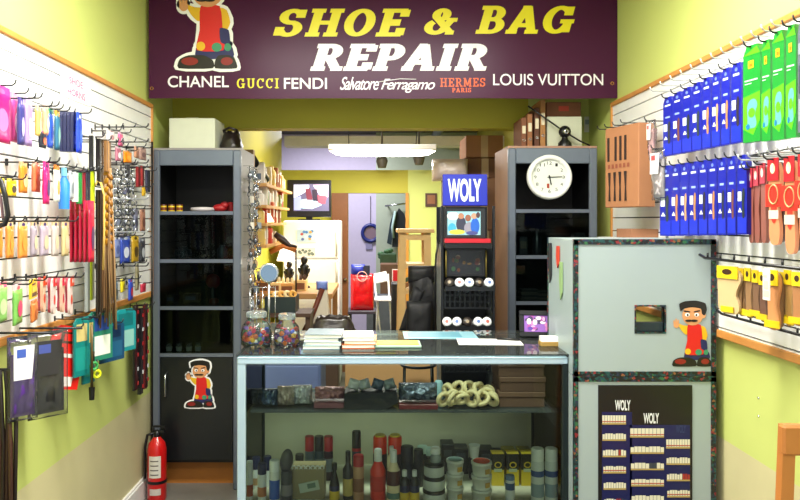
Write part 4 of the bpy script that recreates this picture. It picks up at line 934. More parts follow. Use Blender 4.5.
b = MB(); b.tube([(.05, -.02, hh*.8), (.07, -.02, hh*1.0), (.085, -.01, hh+.12), (.09, 0, hh+.2)], .011, BKP, 8); b.build('shoulder_strap', t)
b = MB(); b.pillow((-.01, .05, hh*.88), (.16, .10, .1), BKP, 6, 6, .02, 7, .3); b.build('top_flap', t)
b = MB(); b.M = Matrix.Translation((-.07, .0, hh*.42)) @ Matrix.Rotation(R(18), 4, 'Y'); b.pillow((0, 0, 0), (.07, .06, hh*.62), BKP, 6, 8, .012, 9, .3); b.build('side_pocket', t)
b = MB(); b.tube([(wx(436, 3.75), 3.75, wz(330, 3.75)), (wx(434, 3.75), 3.75, wz(300, 3.75)), (wx(436, 3.75), 3.75, wz(255, 3.75)), (wx(439, 3.75), 3.75, wz(240, 3.75))], .005, BLACK, 6)
tag(b.build('cable'), 'black cable looping down the left side of the product stand', 'cable')

# wooden step stool
Zl = 5.0; t = thing('wooden_stool', 'tall pale wooden stool with a flat top in the back room', 'stool', (wx(415, Zl), Zl, 0)); ox = t.location.x
top = wz(229, Zl); H_ = top
for s, p0, p1 in ((-1, (403, 231), (404, 340)), (1, (427, 231), (429, 340))):
    for y_ in (0, .26):
        b = MB(); X0 = wx(p0[0], Zl)-ox; X1 = X0+s*.03
        b.add([(X1-.025, y_-.015, 0), (X1+.025, y_-.015, 0), (X1+.025, y_+.015, 0), (X1-.025, y_+.015, 0), (X0-.025, y_-.015, H_-.03), (X0+.025, y_-.015, H_-.03), (X0+.025, y_+.015, H_-.03), (X0-.025, y_+.015, H_-.03)], [(0, 3, 2, 1), (4, 5, 6, 7), (0, 1, 5, 4), (1, 2, 6, 5), (2, 3, 7, 6), (3, 0, 4, 7)], PINE); b.build('leg', t)
b = MB(); b.bb(wx(397, Zl)-ox, wx(434, Zl)-ox, -.05, .31, H_-.028, H_, PINE, .004); b.build('top_board', t)
for py in (266, 292): b = MB(); z_ = wz(py, Zl); b.bb(wx(404, Zl)-ox, wx(427, Zl)-ox, 0, .26, z_-.015, z_+.015, PINE); b.build('step', t)
b = MB(); z_ = wz(236, Zl); b.bb(wx(404, Zl)-ox, wx(427, Zl)-ox, -.012, .012, z_-.03, z_+.01, PINE); b.build('apron_rail', t)
b = MB(); b.M = Matrix.Translation((0, 0, 0)) @ Matrix.Rotation(R(-22), 4, 'Y'); b.bb(-.11, .12, -.02, .02, -.014, .014, mat('#3a5a3a', .5)); tag(b.build('wooden_bar'), 'dark green bar lying aslant across the stool step', 'bar', loc=(wx(417, 5.1), 5.1, 1.149))
b = MB(); b.M = Matrix.Rotation(R(-24), 4, 'Y'); b.bb(-.1, .12, -.02, .02, -.014, .014, mat('#9a6a3a', .5)); tag(b.build('wooden_bar'), 'brown wooden bar lying aslant below the green one on the stool', 'bar', loc=(wx(417, 5.1), 5.1, 1.112))

# ---------- fridge, television, shelves, bench ----------
Zr = 6.3; t = thing('refrigerator', 'white refrigerator glowing under the back room lamps', 'refrigerator', (wx(311, Zr), Zr, 0)); hf = 28*Zr/F; Ht = wz(220.5, Zr); FW = mat('#f4f4f4', .35)
b = MB(); b.bb(-hf, hf, .05, .6, 0.03, Ht, FW, .01); b.build('body', t)
zsp = wz(259, Zr)
b = MB(); b.bb(-hf, hf, 0, .045, zsp+.004, Ht-.002, FW, .01); d1 = b.build('freezer_door', t)
b = MB(); b.bb(-hf, hf, 0, .045, .06, zsp-.004, FW, .01); d2 = b.build('fridge_door', t)
for d, z0, z1 in ((d1, zsp+.03, Ht-.10), (d2, zsp-.22, zsp-.03)):
    b = MB(); b.tube([(hf-.025, 0, z1), (hf-.02, -.035, z1-.02), (hf-.02, -.035, z0+.02), (hf-.025, 0, z0)], .010, mat('#c9c4b4', .4), 8); b.build('handle', d)
def fp(px, py): return wx(px, Zr)-t.location.x, wz(py, Zr)
rnd = random.Random(9)
for (x0, x1, y0, y1, c, cs, nm) in ((297, 316, 229.5, 242, '#b8d0e0', ['#3a7ac0', '#e8e8f0', '#b04040', '#c8a040', '#4a60a0'], 'postcard'), (296.5, 315.5, 247.5, 256, '#dcdccc', ['#6a7a6a', '#4a5a50', '#8a8a78', '#6a6450'], 'photo_strip')):
    q = MB(); A = fp(x0, y1); B = fp(x1, y0); q.bb(A[0], B[0], -.003, -.0005, A[1], B[1], mat(c, .4))
    for k in range(12): cx_ = rnd.uniform(A[0]+.02, B[0]-.02); q_ = rnd.uniform(A[1]+.016, B[1]-.016); disc(q, cx_, q_, .014, .012, -.0034-k*.0001, mat(rnd.choice(cs), .4), 12)
    tag(q.build(nm), {'postcard': 'blue picture postcard stuck on the refrigerator door', 'photo_strip': 'strip of small photos under the postcard on the refrigerator'}[nm], nm.replace('_', ' '), loc=(t.location.x, Zr, 0))
# TV
Zt = 6.4; t = thing('television', 'black television showing a bright picture, on top of the refrigerator', 'television', (wx(309, Zt), Zt, Ht+.001)); x0, x1 = wx(287, Zt)-t.location.x, wx(331, Zt)-t.location.x; zt_ = wz(180, Zt)-Ht
b = MB(); b.bb(x0, x1, 0, .06, .03, zt_, BLACK, .006); b.bb(x0+.06, x1-.06, .06, .12, .06, zt_-.05, BLACK); b.build('casing', t)
b = MB(); b.bb(-.1, .1, -.01, .14, 0, .012, BLACK); b.bb(-.03, .03, .02, .05, .012, .04, BLACK); b.build('foot', t)
def tvm(c, e): return mat(c, .4, emit=e)
b = MB(); S = lambda px, py: (wx(px, Zt)-t.location.x, wz(py, Zt)-Ht-.001)
a = S(293.5, 211); c = S(329, 184); rect(b, a[0], c[0], a[1], c[1], -.001, tvm('#54506a', .9))
flat(b, [S(294, 185), S(309, 185), S(309, 190), S(300, 195), S(294, 198)], -.0014, tvm('#dfe8f0', 1.2))
flat(b, [S(313, 185), S(328, 185), S(328, 197), S(320, 196)], -.0014, tvm('#f0c8d0', 1.1))
flat(b, [S(300, 200), S(312, 198), S(322, 205), S(312, 209), S(301, 208)], -.0016, tvm('#a8d0e0', 1.0))
flat(b, [S(294, 198), S(301, 196), S(301, 210), S(294, 210)], -.0018, tvm('#8890c8', .9))
flat(b, [S(305, 189), S(310, 188), S(313, 200), S(307, 200)], -.002, tvm('#6a3040', .6)); flat(b, [S(317, 195), S(327, 196), S(325, 204), S(318, 203)], -.0022, tvm('#a04858', .6)); flat(b, [S(312, 190), S(317, 189), S(318, 201), S(313, 201)], -.0024, tvm('#302838', .3))
b.build('screen', t)
# shelves along the left wall of the back room
SB = mat('#d9a45c', .5, noise=.1)
rnd = random.Random(13)
rows = [(183.5, 'top'), (205, 'second'), (223, 'third'), (245, 'fourth')]
for ri, (py, nm) in enumerate(rows):
    z_ = EYE-(py-CY)*4.8/F
    b = MB(); b.bb(XB+.001, XB+.23, 4.75, 6.2-.2*ri, z_-.02, z_, SB); b.bb(XB+.001, XB+.03, 5.0, 5.03, z_-.12, z_-.02, SB); tag(b.build('wall_shelf'), f'pale wooden wall shelf at the left of the back room, {nm} one from above' if ri else 'pale wooden wall shelf at the left of the back room, topmost one', 'shelf')
    y_ = 4.82; i = 0
    while y_ < 6.05-.2*ri and i < 11:
        r_ = rnd.uniform(.03, .05); h_ = rnd.uniform(.08, .17); c = rnd.choice(['#e8dcc0', '#c85a30', '#d8d0c8', '#c04028', '#e8c870', '#8a9a60', '#b87850', '#e8e4dc', '#9a5a3a'])
        b = MB()
        if rnd.random() < .5: b.lathe([(r_*.8, 0), (r_*.8, h_*.7), (r_*.4, h_*.85), (r_*.4, h_)], mat(c, .4), n=14); kind = 'bottle'
        else: b.box((0, 0, h_/2), (r_*2, r_*1.4, h_), mat(c, .5), bev=.004); b.box((r_+.001, 0, h_*.5), (.002, r_, h_*.4), mat('#f0e8d8', .5)); kind = 'box'
        tag(b.build(kind if kind == 'bottle' else 'carton'), f'small {kind} in the crowded row on the {nm} wall shelf, {ORD[i]}', kind, f'goods on the {nm} wall shelf', loc=(XB+.17, y_, z_+.0005)); y_ += 2*r_+.03; i += 1
# tall pegboard post panel near the passage
b = MB(); b.bb(XB+.002, XB+.16, 4.63, 4.69, .9, wz(150, 4.66), mat('#a8855c', .6)); tag(b.build('wooden_upright'), 'tan wooden upright holding the shelves beside the left cabinet', 'upright')
# black umbrella / tube leaning at top
b = MB(); b.tube([at(252, 158, 4.75), at(258, 168, 4.85), at(266, 180, 4.95)], .03, BLACK, 10); b.tube([at(252, 158, 4.75), at(250, 165, 4.75), at(255, 172, 4.8)], .01, BLACK, 8); tag(b.build('folded_umbrella'), 'black folded umbrella lying aslant on the top wall shelf', 'umbrella')
# workbench
Zb0, Zb1 = 5.0, 6.1; zB = 1.02; t = thing('workbench', 'cluttered workbench in front of the refrigerator', 'workbench', (-.62, 5.5, 0)); WB = mat('#b88850', .5, noise=.15)
b = MB(); b.bb(-.34, .30, -.45, .45, zB-.04, zB, WB, .004); b.build('bench_top', t)
for sx in (-.31, .27):
    for sy in (-.42, .42): q = MB(); q.bb(sx-.02, sx+.02, sy-.02, sy+.02, 0, zB-.04, WB); q.build('leg', t)
b = MB(); b.bb(-.32, .28, -.43, .43, .5, .52, WB); b.build('lower_shelf', t)
# wooden organiser boxes on the bench
for i, (px, Z, w_, h_, c) in enumerate(((262, 5.15, .1, .09, '#e0a050'), (274, 5.15, .09, .07, '#f0d090'), (287, 5.2, .1, .06, '#d8a058'), (300, 5.25, .09, .08, '#f0cc88'))):
    b = MB(); z_ = h_; b.bb(-w_/2, w_/2, 0, .14, 0, h_, mat(c, .5), .003); rnd = random.Random(i)
    b.bb(-w_/2+.01, w_/2-.01, -.002, 0, .01, h_-.02, mat('#7a4a28', .5))
    for k in range(3): b.lathe([(.012, 0), (.012, .03), (.006, .04)], mat(rnd.choice(['#f0e0b0', '#c86030', '#503020']), .4), (-w_/3+w_/3*k, .05, h_), n=12)
    tag(b.build('tool_box'), f'small open tan box of tools on the workbench, {order(i,4)}', 'tool box', 'tan boxes on the workbench', loc=(wx(px, Z), Z, zB+.0005))
def figurine(px, py, Z, H_, lb):
    t = thing('figurine', lb, 'figurine', (wx(px, Z), Z, zB+.0005)); m = mat('#14151a', .35)
    b = MB(); b.lathe([(H_*.2, 0), (H_*.2, H_*.05), (H_*.1, H_*.08), (H_*.07, H_*.25), (H_*.15, H_*.4), (H_*.1, H_*.55), (H_*.17, H_*.68), (H_*.08, H_*.76), (.001, H_*.78)], m, n=18); b.ell((H_*.12, -.01, H_*.5), (H_*.06, H_*.06, H_*.14), m, rot=(0, .5, 0)); b.ell((-H_*.12, -.01, H_*.52), (H_*.05, H_*.05, H_*.14), m, rot=(0, -.5, 0)); b.build('figure', t)
    b = MB(); b.ell((0, 0, H_*.87), (H_*.12, H_*.12, H_*.13), m); b.build('head', t)
figurine(304, 0, 5.5, .25, 'larger black figurine standing on the workbench in front of the refrigerator')
figurine(289, 0, 5.5, .21, 'smaller black figurine left of the larger one on the workbench')
b = MB(); b.lathe([(.02, 0), (.02, .05), (.03, .07), (.001, .075)], BLACK, n=14); tag(b.build('stamp'), 'little black stamp handle between the figurines and the refrigerator edge', 'stamp', loc=(wx(296, 5.35), 5.3, zB+.0005))
# basket hanging in front of bench
t = thing('wire_basket', 'dark basket standing on the counter-side shelf under the workbench lamp', 'basket', (wx(280, 4.5), 4.5, wz(312, 4.5))); w_ = 31*4.5/F; h_ = 15*4.5/F
b = MB(); m = mat('#1e2c2a', .5)
for a in ((-w_/2, w_/2, 0, .006), (-w_/2, w_/2, .2, .206)): b.bb(a[0], a[1], a[2], a[3], 0, h_, m)
b.bb(-w_/2, -w_/2+.006, .006, .2, 0, h_, m); b.bb(w_/2-.006, w_/2, .006, .2, 0, h_, m); b.bb(-w_/2, w_/2, 0, .206, -.006, 0, m); b.build('basket_body', t)
b = MB()
for k in range(5): b.torus((-w_/2+.03+k*w_/5.6, .1, h_+.004), .022, .012, mat(('#f0b050', '#f4d8a0')[k % 2], .5), (.6, .3*k, 0), 16, 7)
b.build('rolled_straps', t, 'tan rolled straps filling the basket')
b = MB(); zz = t.location.z-.007; b.bb(-.26, .2, -.02, .26, zz-.025, zz-.0005, mat('#4a3222', .6))
for sx in (-.24, .18): b.bb(sx-.015, sx+.015, 0, .24, 0, zz-.025, mat('#4a3222', .6))
tag(b.build('side_table'), 'dark wooden side table carrying the basket behind the counter', 'table', loc=(t.location.x, 4.5, 0))
# bench lamp
t = thing('bench_lamp', 'white conical bench lamp shining between the shelves and the refrigerator', 'lamp', (wx(283, 5.45), 5.62, zB+.0005))
zl = wz(262, 5.45)-zB; x_ = 0
b = MB(); b.lathe([(.06, 0), (.06, .01), (.012, .016)], BLACK, n=20); b.build('base', t)
b = MB(); b.tube([(0, 0, .01), (-.01, .03, zl*.6), (0, .02, zl+.08)], .008, BLACK, 8); b.build('stem', t)
b = MB(); b.lathe([(.075, zl), (.045, zl+.09), (.02, zl+.095)], mat('#fff4dc', .5, emit=2.2), n=24, caps=False); b.build('lamp_shade', t)
def point(name, loc, p, col=(1, .85, .6), r=.03):
    l = bpy.data.lights.new(name, 'POINT'); l.energy = p; l.color = col; l.shadow_soft_size = r; o = bpy.data.objects.new(name, l); COL.objects.link(o); o.location = loc
point('bench_bulb', (t.location.x, 5.62, zB+zl-.02), 9, (1, .93, .8))
t = thing('shelf_lamp', 'small glowing lamp fixed under the second wall shelf', 'lamp', (wx(266, 5.0), 5.0, wz(218, 5.0)))
b = MB(); b.lathe([(.06, -.03), (.03, .03), (.01, .035)], mat('#ffe8c0', .5, emit=2.5), n=20, caps=False); b.build('lamp_shade', t); b = MB(); b.tube([(0, 0, .03), (-.03, .0, .05), (-.1, .0, .055)], .006, CHROME, 6); b.build('arm', t)
point('shelf_bulb', (t.location.x, 5.0, t.location.z-.045), 2.5)
# dark tool above lamp, paper bag pile right of bench
b = MB(); b.tube([at(275, 234, 5.2), at(283, 240, 5.2), at(290, 246, 5.2), at(297, 247, 5.2)], [.02, .03, .02, .012], mat('#2a1c18', .4), 8); b.tube([at(270, 252, 5.2), at(283, 246, 5.2), at(296, 250, 5.2)], .02, mat('#c87838', .5), 8)
b.tube([at(296, 250, 5.2), (wx(296, 5.2), 5.2, zB)], .006, DARKM, 6); tag(b.build('swivel_tool'), 'dark swivel tool arm with an orange grip over the workbench', 'tool arm')
t = thing('paper_bag', 'whitish paper bag with brown edge leaning right of the workbench', 'bag', (wx(318, 4.8), 4.8, 0)); zt_ = wz(289, 4.9); 
b = MB(); zz = wz(331, 4.9)-.1; b.add([(-.1, 0, zz), (.09, 0, zz), (.1, .12, zz), (-.1, .12, zz), (.0, .02, zt_), (.06, .02, zt_), (.06, .08, zt_), (.0, .08, zt_)], [(0, 3, 2, 1), (4, 5, 6, 7), (0, 1, 5, 4), (1, 2, 6, 5), (2, 3, 7, 6), (3, 0, 4, 7)], mat('#d8cdb8', .7)); b.build('bag_body', t)
b = MB(); b.tube([(-.16, -.01, zz), (-.05, .0, (zz+zt_)/2), (.03, .01, zt_+.01)], .018, mat('#6a2c14', .5), 8); b.build('leather_edge', t)
b = MB(); b.bb(-.16, .14, -.03, .2, 0, zz-.0005, mat('#584030', .7), .005); tag(b.build('storage_box'), 'tall brown box under the leaning paper bag', 'box', loc=(wx(318, 4.8), 4.8, 0))
b = MB(); b.pillow((0, 0, .03), (.08, .06, .06), mat('#7a90d8', .5), 6, 6, .01, 3); tag(b.build('cloth'), 'little blue cloth on the tip of the paper bag', 'cloth', loc=(wx(322, 4.85), 4.85, zt_+.0))

# brown door leaf, red bags, chairs, hoop, clothes beyond the doorway
b = MB(); b.bb(wx(331, 7.0), wx(347.5, 7.0), 7.1, 7.15, 0, wz(193, 7.1), mat('#7c4a22', .5, noise=.15)); b.lathe([(.012, 0), (.02, .02), (.001, .04)], CHROME, (wx(345, 7.1), 7.1, .95), rot=(PI/2, 0, 0), n=12); o = b.build('door_1'); o['kind'] = 'structure'
Z_ = 6.4; zst = wz(311, Z_)
t = thing('stool', 'low dark-framed stool under the red bag', 'stool', (wx(362, Z_), Z_, 0)); b = MB(); b.bb(-.13, .13, 0, .26, zst-.03, zst, mat('#3c3440', .5), .004); b.build('seat', t)
for sx in (-.115, .115):
    for sy in (.015, .245): q = MB(); q.bb(sx-.012, sx+.012, sy-.012, sy+.012, 0, zst-.03, DARKM); q.build('leg', t)
t = thing('shopping_bag', 'glossy red shopping bag standing on the low stool', 'bag', (wx(362, Z_), Z_+.02, zst+.001)); hh = wz(274.5, Z_)-zst; w_ = 23*Z_/F
b = MB(); b.pillow((0, .07, hh/2), (w_, .13, hh), mat('#d3141c', .2, coat=.6), 9, 10, .012, 6, .6); b.build('bag_body', t)
b = MB(); b.torus((-.0, -.0, hh-.02), .045, .004, mat('#f0b0a0', .4), (PI/2, 0, 0), 20, 5); b.build('handle', t)
b = MB(); b.pillow((-.02, .06, .05), (.13, .1, .1), mat('#1c2a8c', .3), 8, 6, .01, 2, .4); b.bb(.03, .09, .02, .1, .0, .09, mat('#14182c', .5)); tag(b.build('blue_bundle'), 'dark blue bundle lying on top of the red bag', 'bundle', loc=(wx(360, Z_), Z_+.02, zst+hh-.012))
Z_ = 6.9; t = thing('folding_chair', 'white folding chair standing in the doorway of the back room', 'chair', (wx(383, Z_), Z_, 0)); ox = t.location.x; FCm = mat('#e4e4e0', .4)
P = lambda px, py, dy=0: (wx(px, Z_)-ox, dy, max(.0, wz(py, Z_)))
b = MB(); a = P(375, 283); c = P(387, 272); b.M = Matrix.Translation(((a[0]+c[0])/2, .02, (a[2]+c[2])/2)) @ Matrix.Rotation(R(-12), 4, 'Y'); b.box((0, 0, 0), (.13, .018, .1), FCm, bev=.006); b.build('backrest', t)
b = MB(); a = P(377, 297); c = P(392, 294); b.box(((a[0]+c[0])/2, -.14, a[2]), (.2, .3, .02), FCm, bev=.006); b.build('seat', t)
for p0, p1, dy in ((P(374, 276), (P(385, 0)[0], 0, 0), 0), (P(388, 274), (P(394, 0)[0], 0, 0), 0), ((P(378, 296)[0], -.2, P(378, 296)[2]), (P(374, 0)[0], .1, 0), 0), ((P(392, 296)[0], -.2, P(392, 296)[2]), (P(390, 0)[0], .1, 0), 0)):
    q = MB(); q.tube([p0, (p1[0], p1[1]+.05, .008)], .009, FCm, 8); q.build('leg', t)
t = thing('hoop_mirror', 'round blue-framed mirror hanging on the lavender wall beyond the doorway', 'mirror', (wx(370.5, 9.58), 9.595, wz(233, 9.58)))
r_ = 8*9.58/F; b = MB(); b.torus((0, -.02, 0), r_, .025, mat('#1c2878', .35), (PI/2, 0, 0), 30, 8); b.build('frame', t); b = MB(); b.lathe([(r_, .0), (r_, .012)], mat('#8a7488', .25, .4), rot=(PI/2, 0, 0), n=30); b.build('mirror_glass', t)
b = MB(); b.tube([(0, -.01, r_), (0, -.01, r_+.4)], .004, BLACK, 5); b.build('cord', t)
b = MB(); b.box((0, -.01, 0), (.09, .012, .12), mat('#8a86b0', .4), bev=.003); tag(b.build('light_switch'), 'small switch plate under the blue hoop mirror', 'switch', loc=(wx(369, 9.6), 9.593, wz(245, 9.6)))
Z_ = 9.25; xw = wx(397, Z_)
t = thing('jacket', 'dark jacket hanging in the room beyond the doorway', 'jacket', (wx(399, Z_), Z_, wz(247, Z_))); hh = wz(208, Z_)-wz(247, Z_)
b = MB(); b.prism([(-.09, 0), (.11, 0), (.12, hh*.5), (.07, hh*.85), (.0, hh), (-.04, hh*.85), (-.08, hh*.5)], 0, .1, mat('#141c26', .7, noise=.2)); b.build('jacket_body', t)
b = MB(); b.prism([(-.16, hh*.1), (-.10, hh*.05), (-.06, hh*.7), (-.03, hh*.9), (-.08, hh*.85), (-.12, hh*.6)], -.02, .05, mat('#1b2e3c', .7)); b.build('sleeve', t); b = MB(); b.tube([(-.05, -.03, hh*.92), (-.09, -.035, hh*.5), (-.075, -.03, .12)], .018, mat('#a8c4c4', .6), 6); b.build('pale_stripe', t)
b = MB(); b.tube([(wx(385, 9.3), 9.3, wz(206, 9.3)), (wx(410, 9.3), 9.3, wz(203, 9.3))], .012, CHROME, 8); b.tube([(wx(388, 9.3), 9.3, wz(206, 9.3)), (wx(388, 9.3), 9.41, wz(206, 9.3))], .01, CHROME, 6); tag(b.build('clothes_rail'), 'slim rail holding the dark jacket beyond the doorway', 'rail')
# clutter seen past the doorway
for i, (px, py, Z_, w_, c, nm, lb) in enumerate(((388, 258, 8.6, .2, '#3c5a40', 'plant_box', 'greenish heap of things under the jacket'), (391, 268, 8.4, .26, '#7a5a48', 'cardboard_box', 'brown box below the greenish heap beyond the doorway'), (384, 300, 8.0, .4, '#565c66', 'floor_crate', 'grey crate on the floor beyond the white folding chair'))):
    b = MB(); zt_ = wz(py-5, Z_); z0 = 0 if i == 2 else (wz(264, 8.5) if i == 0 else 0)
    b.box((0, 0, (zt_+z0)/2), (w_, .3, zt_-z0), mat(c, .7, noise=.3, nscale=15), bev=.01)
    if i == 0:
        for k in range(9): b.ell((random.uniform(-.1, .1), -.1, zt_-z0+z0+random.uniform(-.05, .04)), (.04, .04, .03), mat('#3f6a48', .6), 8, 6)
    tag(b.build(nm), lb, nm.replace('_', ' '), loc=(wx(px, Z_), Z_, 0))
b = MB(); Z_ = 6.2; b.bb(-.04, .04, 0, .2, 0, wz(283, Z_), mat('#17181c', .6), .01); tag(b.build('dark_case'), 'tall dark case standing left of the wooden stool', 'case', loc=(wx(396, Z_), Z_, 0))
b = MB(); b.bb(-.035, .035, -.003, 0, -.05, .05, mat('#d01c28', .4)); b.bb(-.042, .042, 0, .01, -.057, .057, WHITE); b.bb(-.01, .01, 0.002, .012, -.12, -.057, WHITE); tag(b.build('red_sign'), 'small red and white placard left of the wooden stool', 'placard', loc=(wx(397, Z_), Z_+.05, wz(276, Z_)))
b = MB(); b.bb(-.06, .06, -.02, 0, -.07, .07, mat('#4a2c20', .5)); b.bb(-.04, .04, -.022, -.02, -.04, .05, mat('#8c5a3a', .4)); tag(b.build('wall_plaque'), 'small brown plaque on the lime back wall left of the blue header', 'plaque', loc=(wx(431, 7.2), 7.199, wz(200, 7.2)))
for i, (px, py) in enumerate(((382, 161), (419, 158))):
    b = MB(); b.lathe([(.04, -.07), (.06, 0), (.05, .03), (.012, .06), (.008, .3)], mat('#5a564c', .5), n=16); tag(b.build('spotlight'), ('unlit grey spotlight hanging behind the middle of the tube lamp', 'unlit grey spotlight hanging behind the right end of the tube lamp')[i], 'spotlight', loc=(wx(px, 7.0), 7.0, wz(py, 7.0)))
# boxes piled right of the passage
stack = [(459, 512, 230, 420, 4.95, '#7a5238', 'big brown cardboard box on the floor right of the passage'), (460, 508, 178, 230, 4.95, '#8a6248', 'brown cardboard box, second of the pile right of the passage'), (464, 506, 158, 178, 4.95, '#6f4a38', 'low brown cardboard box, third up in the pile right of the passage'), (466, 503, 135, 157.5, 4.95, '#9a6a4c', 'pinkish brown cardboard box topping the pile right of the passage')]
for (x0, x1, y0, y1, Z_, c, lb) in stack:
    b = MB(); z1_ = wz(y0, Z_); z0_ = wz(y1, Z_) if y1 < 400 else 0.0; z0_ += .0008; X0, X1 = wx(x0, Z_), wx(x1, Z_); w_ = X1-X0; hh = z1_-z0_
    b.bb(-w_/2, w_/2, 0, .38, 0, hh-.002, mat(c, .8, noise=.1, nscale=7), .003); b.bb(-.025, .025, -.0015, 0, 0, hh-.004, mat('#b89a78', .4)); tag(b.build('cardboard_box'), lb, 'box', loc=((X0+X1)/2, Z_, z0_))
b = MB(); b.pillow((0, .1, .075), (.24, .24, .15), mat('#d8c4bc', .3, coat=.3, bump=.6), 10, 8, .02, 8, .5); tag(b.build('wrapped_bundle'), 'pale plastic-wrapped bundle left of the brown box pile', 'bundle', loc=(wx(451, 4.8), 4.8, wz(180, 4.8)))
b = MB(); zz = wz(180, 4.8); b.bb(-.13, .1, 0, .24, 0, zz-.001, mat('#5c463c', .7, noise=.1)); 
bx_ = b; tag(b.build('wooden_shelf_unit'), 'narrow brown shelf unit under the plastic-wrapped bundle', 'shelf unit', loc=(wx(462, 4.8), 4.7, 0))
# things behind the counter seen through the glass
b = MB(); b.bb(wx(345, 3.68), wx(437, 3.68), 3.68, 3.74, 0, wz(361, 3.68), mat('#b58a5c', .7, noise=.1, nscale=4), .004); tag(b.build('cardboard_carton'), 'large tan cardboard carton behind the counter, seen through its glass', 'box')
b = MB(); x0, x1 = wx(257, 3.65), wx(321, 3.65); b.bb(x0, x1, 3.65, 4.0, 0, wz(360, 3.65), mat('#5a6690', .5), .006)
for k in range(3): b.bb(x0+.015, x1-.015, 3.643, 3.65, .2+k*.2, .385+k*.2, mat('#6672a0', .4), .002)
tag(b.build('drawer_unit'), 'blue-grey plastic drawer unit behind the counter, seen through its glass', 'drawer unit')
b = MB(); b.pillow((0, .05, .3), (.14, .1, .35), mat('#8a8e92', .5, bump=.5), 8, 8, .02, 4); b.bb(-.06, .06, .0, .1, 0, .16, mat('#55585c', .5)); tag(b.build('grey_sack'), 'grey sack standing beside the blue-grey drawer unit behind the counter', 'sack', loc=(wx(336, 3.62), 3.6, .35))
bpy.data.objects['grey_sack'].location = (wx(336, 3.62), 3.6, 0)
t = thing('wire_stool', 'dark metal stool frame behind the counter, seen through its glass', 'stool', (wx(419, 3.45), 3.425, 0)); sz = wz(366, 3.5)
b = MB(); b.torus((0, .09, sz+.004), .085, .007, DARKM, (0, 0, 0), 28, 8); b.build('seat_ring', t)
for a in (30, 150, 210, 330): q = MB(); q.tube([(.08*math.cos(R(a)), .09+.08*math.sin(R(a)), sz), (.1*math.cos(R(a)), .09+.1*math.sin(R(a)), .004)], .006, DARKM, 8); q.build('leg', t)

# fire extinguisher
t = thing('fire_extinguisher', 'red fire extinguisher standing on the floor by the left cabinet', 'fire extinguisher', (wx(157, 3.86), 3.86, 0)); r_ = 9.3*3.86/F; k = 3.86/F
zt_ = wz(438, 3.86); FR_ = mat('#c81414', .3, coat=.5)
b = MB(); b.lathe([(r_*.93, 0), (r_, .012), (r_, zt_-.06), (r_*.85, zt_-.025), (r_*.45, zt_), (r_*.3, zt_+.012)], FR_, n=28); b.build('cylinder', t)
b = MB(); b.lathe([(.018, zt_+.008), (.018, zt_+.03), (.01, zt_+.04)], BLACK, n=14); b.bb(-.012, .04, -.008, .008, zt_+.03, zt_+.045, BLACK); b.bb(-.02, .045, -.007, .007, zt_+.06, zt_+.07, BLACK); b.tube([(-.02, 0, zt_+.065), (-.018, 0, zt_+.03)], .006, BLACK, 6); b.build('valve_handle', t)
b = MB(); b.tube([(-.01, 0, zt_+.03), (-.05, -.01, zt_+.02), (-r_-.012, -.01, zt_-.05), (-r_-.012, -.01, zt_*.35)], .008, BLACK, 8); b.build('hose', t)
def wrap(z0, z1, a0, a1, m, nm):
    b = MB(); n = 10; rr = r_+.0012; vs = []; fs = []
    for i in range(n+1):
        a = R(a0+(a1-a0)*i/n); vs += [(rr*math.cos(a), rr*math.sin(a), z0), (rr*math.cos(a), rr*math.sin(a), z1)]
    for i in range(n): fs.append((2*i, 2*i+2, 2*i+3, 2*i+1))
    b.add(vs, fs, m, True); return b.build(nm, t)
wrap(.135, .255, -125, -50, mat('#d8d4c8', .5), 'label'); wrap(.04, .075, -120, -50, mat('#c8beb4', .5), 'label')
for z in (.15, .175, .2, .225):
    b = MB(); n = 6; rr = r_+.0018; vs = []; fs = []
    for i in range(n+1): a = R(-115+50*i/n); vs += [(rr*math.cos(a), rr*math.sin(a), z), (rr*math.cos(a), rr*math.sin(a), z+.006)]
    for i in range(n): fs.append((2*i, 2*i+2, 2*i+3, 2*i+1))
    b.add(vs, fs, mat('#5a5450', .5)); b.build('label_print', t)
b = MB(); b.lathe([(r_+.003, .1), (r_+.003, .115)], BLACK, n=28); b.build('strap', t)
b = MB(); b.tube([(XL+.04, 3.93, 0), (XL+.04, 3.93, 2.0)], .006, BLACK, 6); tag(b.build('cable'), 'black cable running down between the left wall and the left cabinet', 'cable')
# ---------- slatwall panels ----------
def slatwall(side, y0, y1, ztop, zbot, label):
    s = 1 if side == 'L' else -1; xw = XL if side == 'L' else XR
    t = thing('slatwall_panel', label, 'display panel', (xw, (y0+y1)/2, 0)); hl = (y1-y0)/2
    b = MB(); b.bb(s*.001, s*.010, -hl, hl, zbot, ztop, mat('#2a2a2c', .8)); b.build('backing', t)
    b = MB(); z = ztop-.055; p = .0725
    b.bb(s*.010, s*.024, -hl, hl, z+.006, ztop, SLAT)
    while z-p > zbot: b.bb(s*.010, s*.024, -hl, hl, z-p+.006, z-.006 if False else z, SLAT); z -= p
    b.bb(s*.010, s*.024, -hl, hl, zbot, z, SLAT); b.build('slats', t)
    b = MB(); b.bb(s*.001, s*.034, -hl-.0, hl+.016, ztop, ztop+.024, OAK, .003); b.build('top_trim', t)
    b = MB(); b.bb(s*.001, s*.034, -hl-.0, hl+.016, zbot-.03, zbot, OAK, .003); b.build('bottom_trim', t)
    b = MB(); b.bb(s*.001, s*.034, hl, hl+.016, zbot, ztop, OAK, .003); b.build('end_trim', t)
    return t
slatwall('L', .6, 3.96, 2.195, 1.15, 'long white grooved display panel along the left wall')
slatwall('R', .6, 3.94, 2.2, 1.125, 'long white grooved display panel along the right wall')

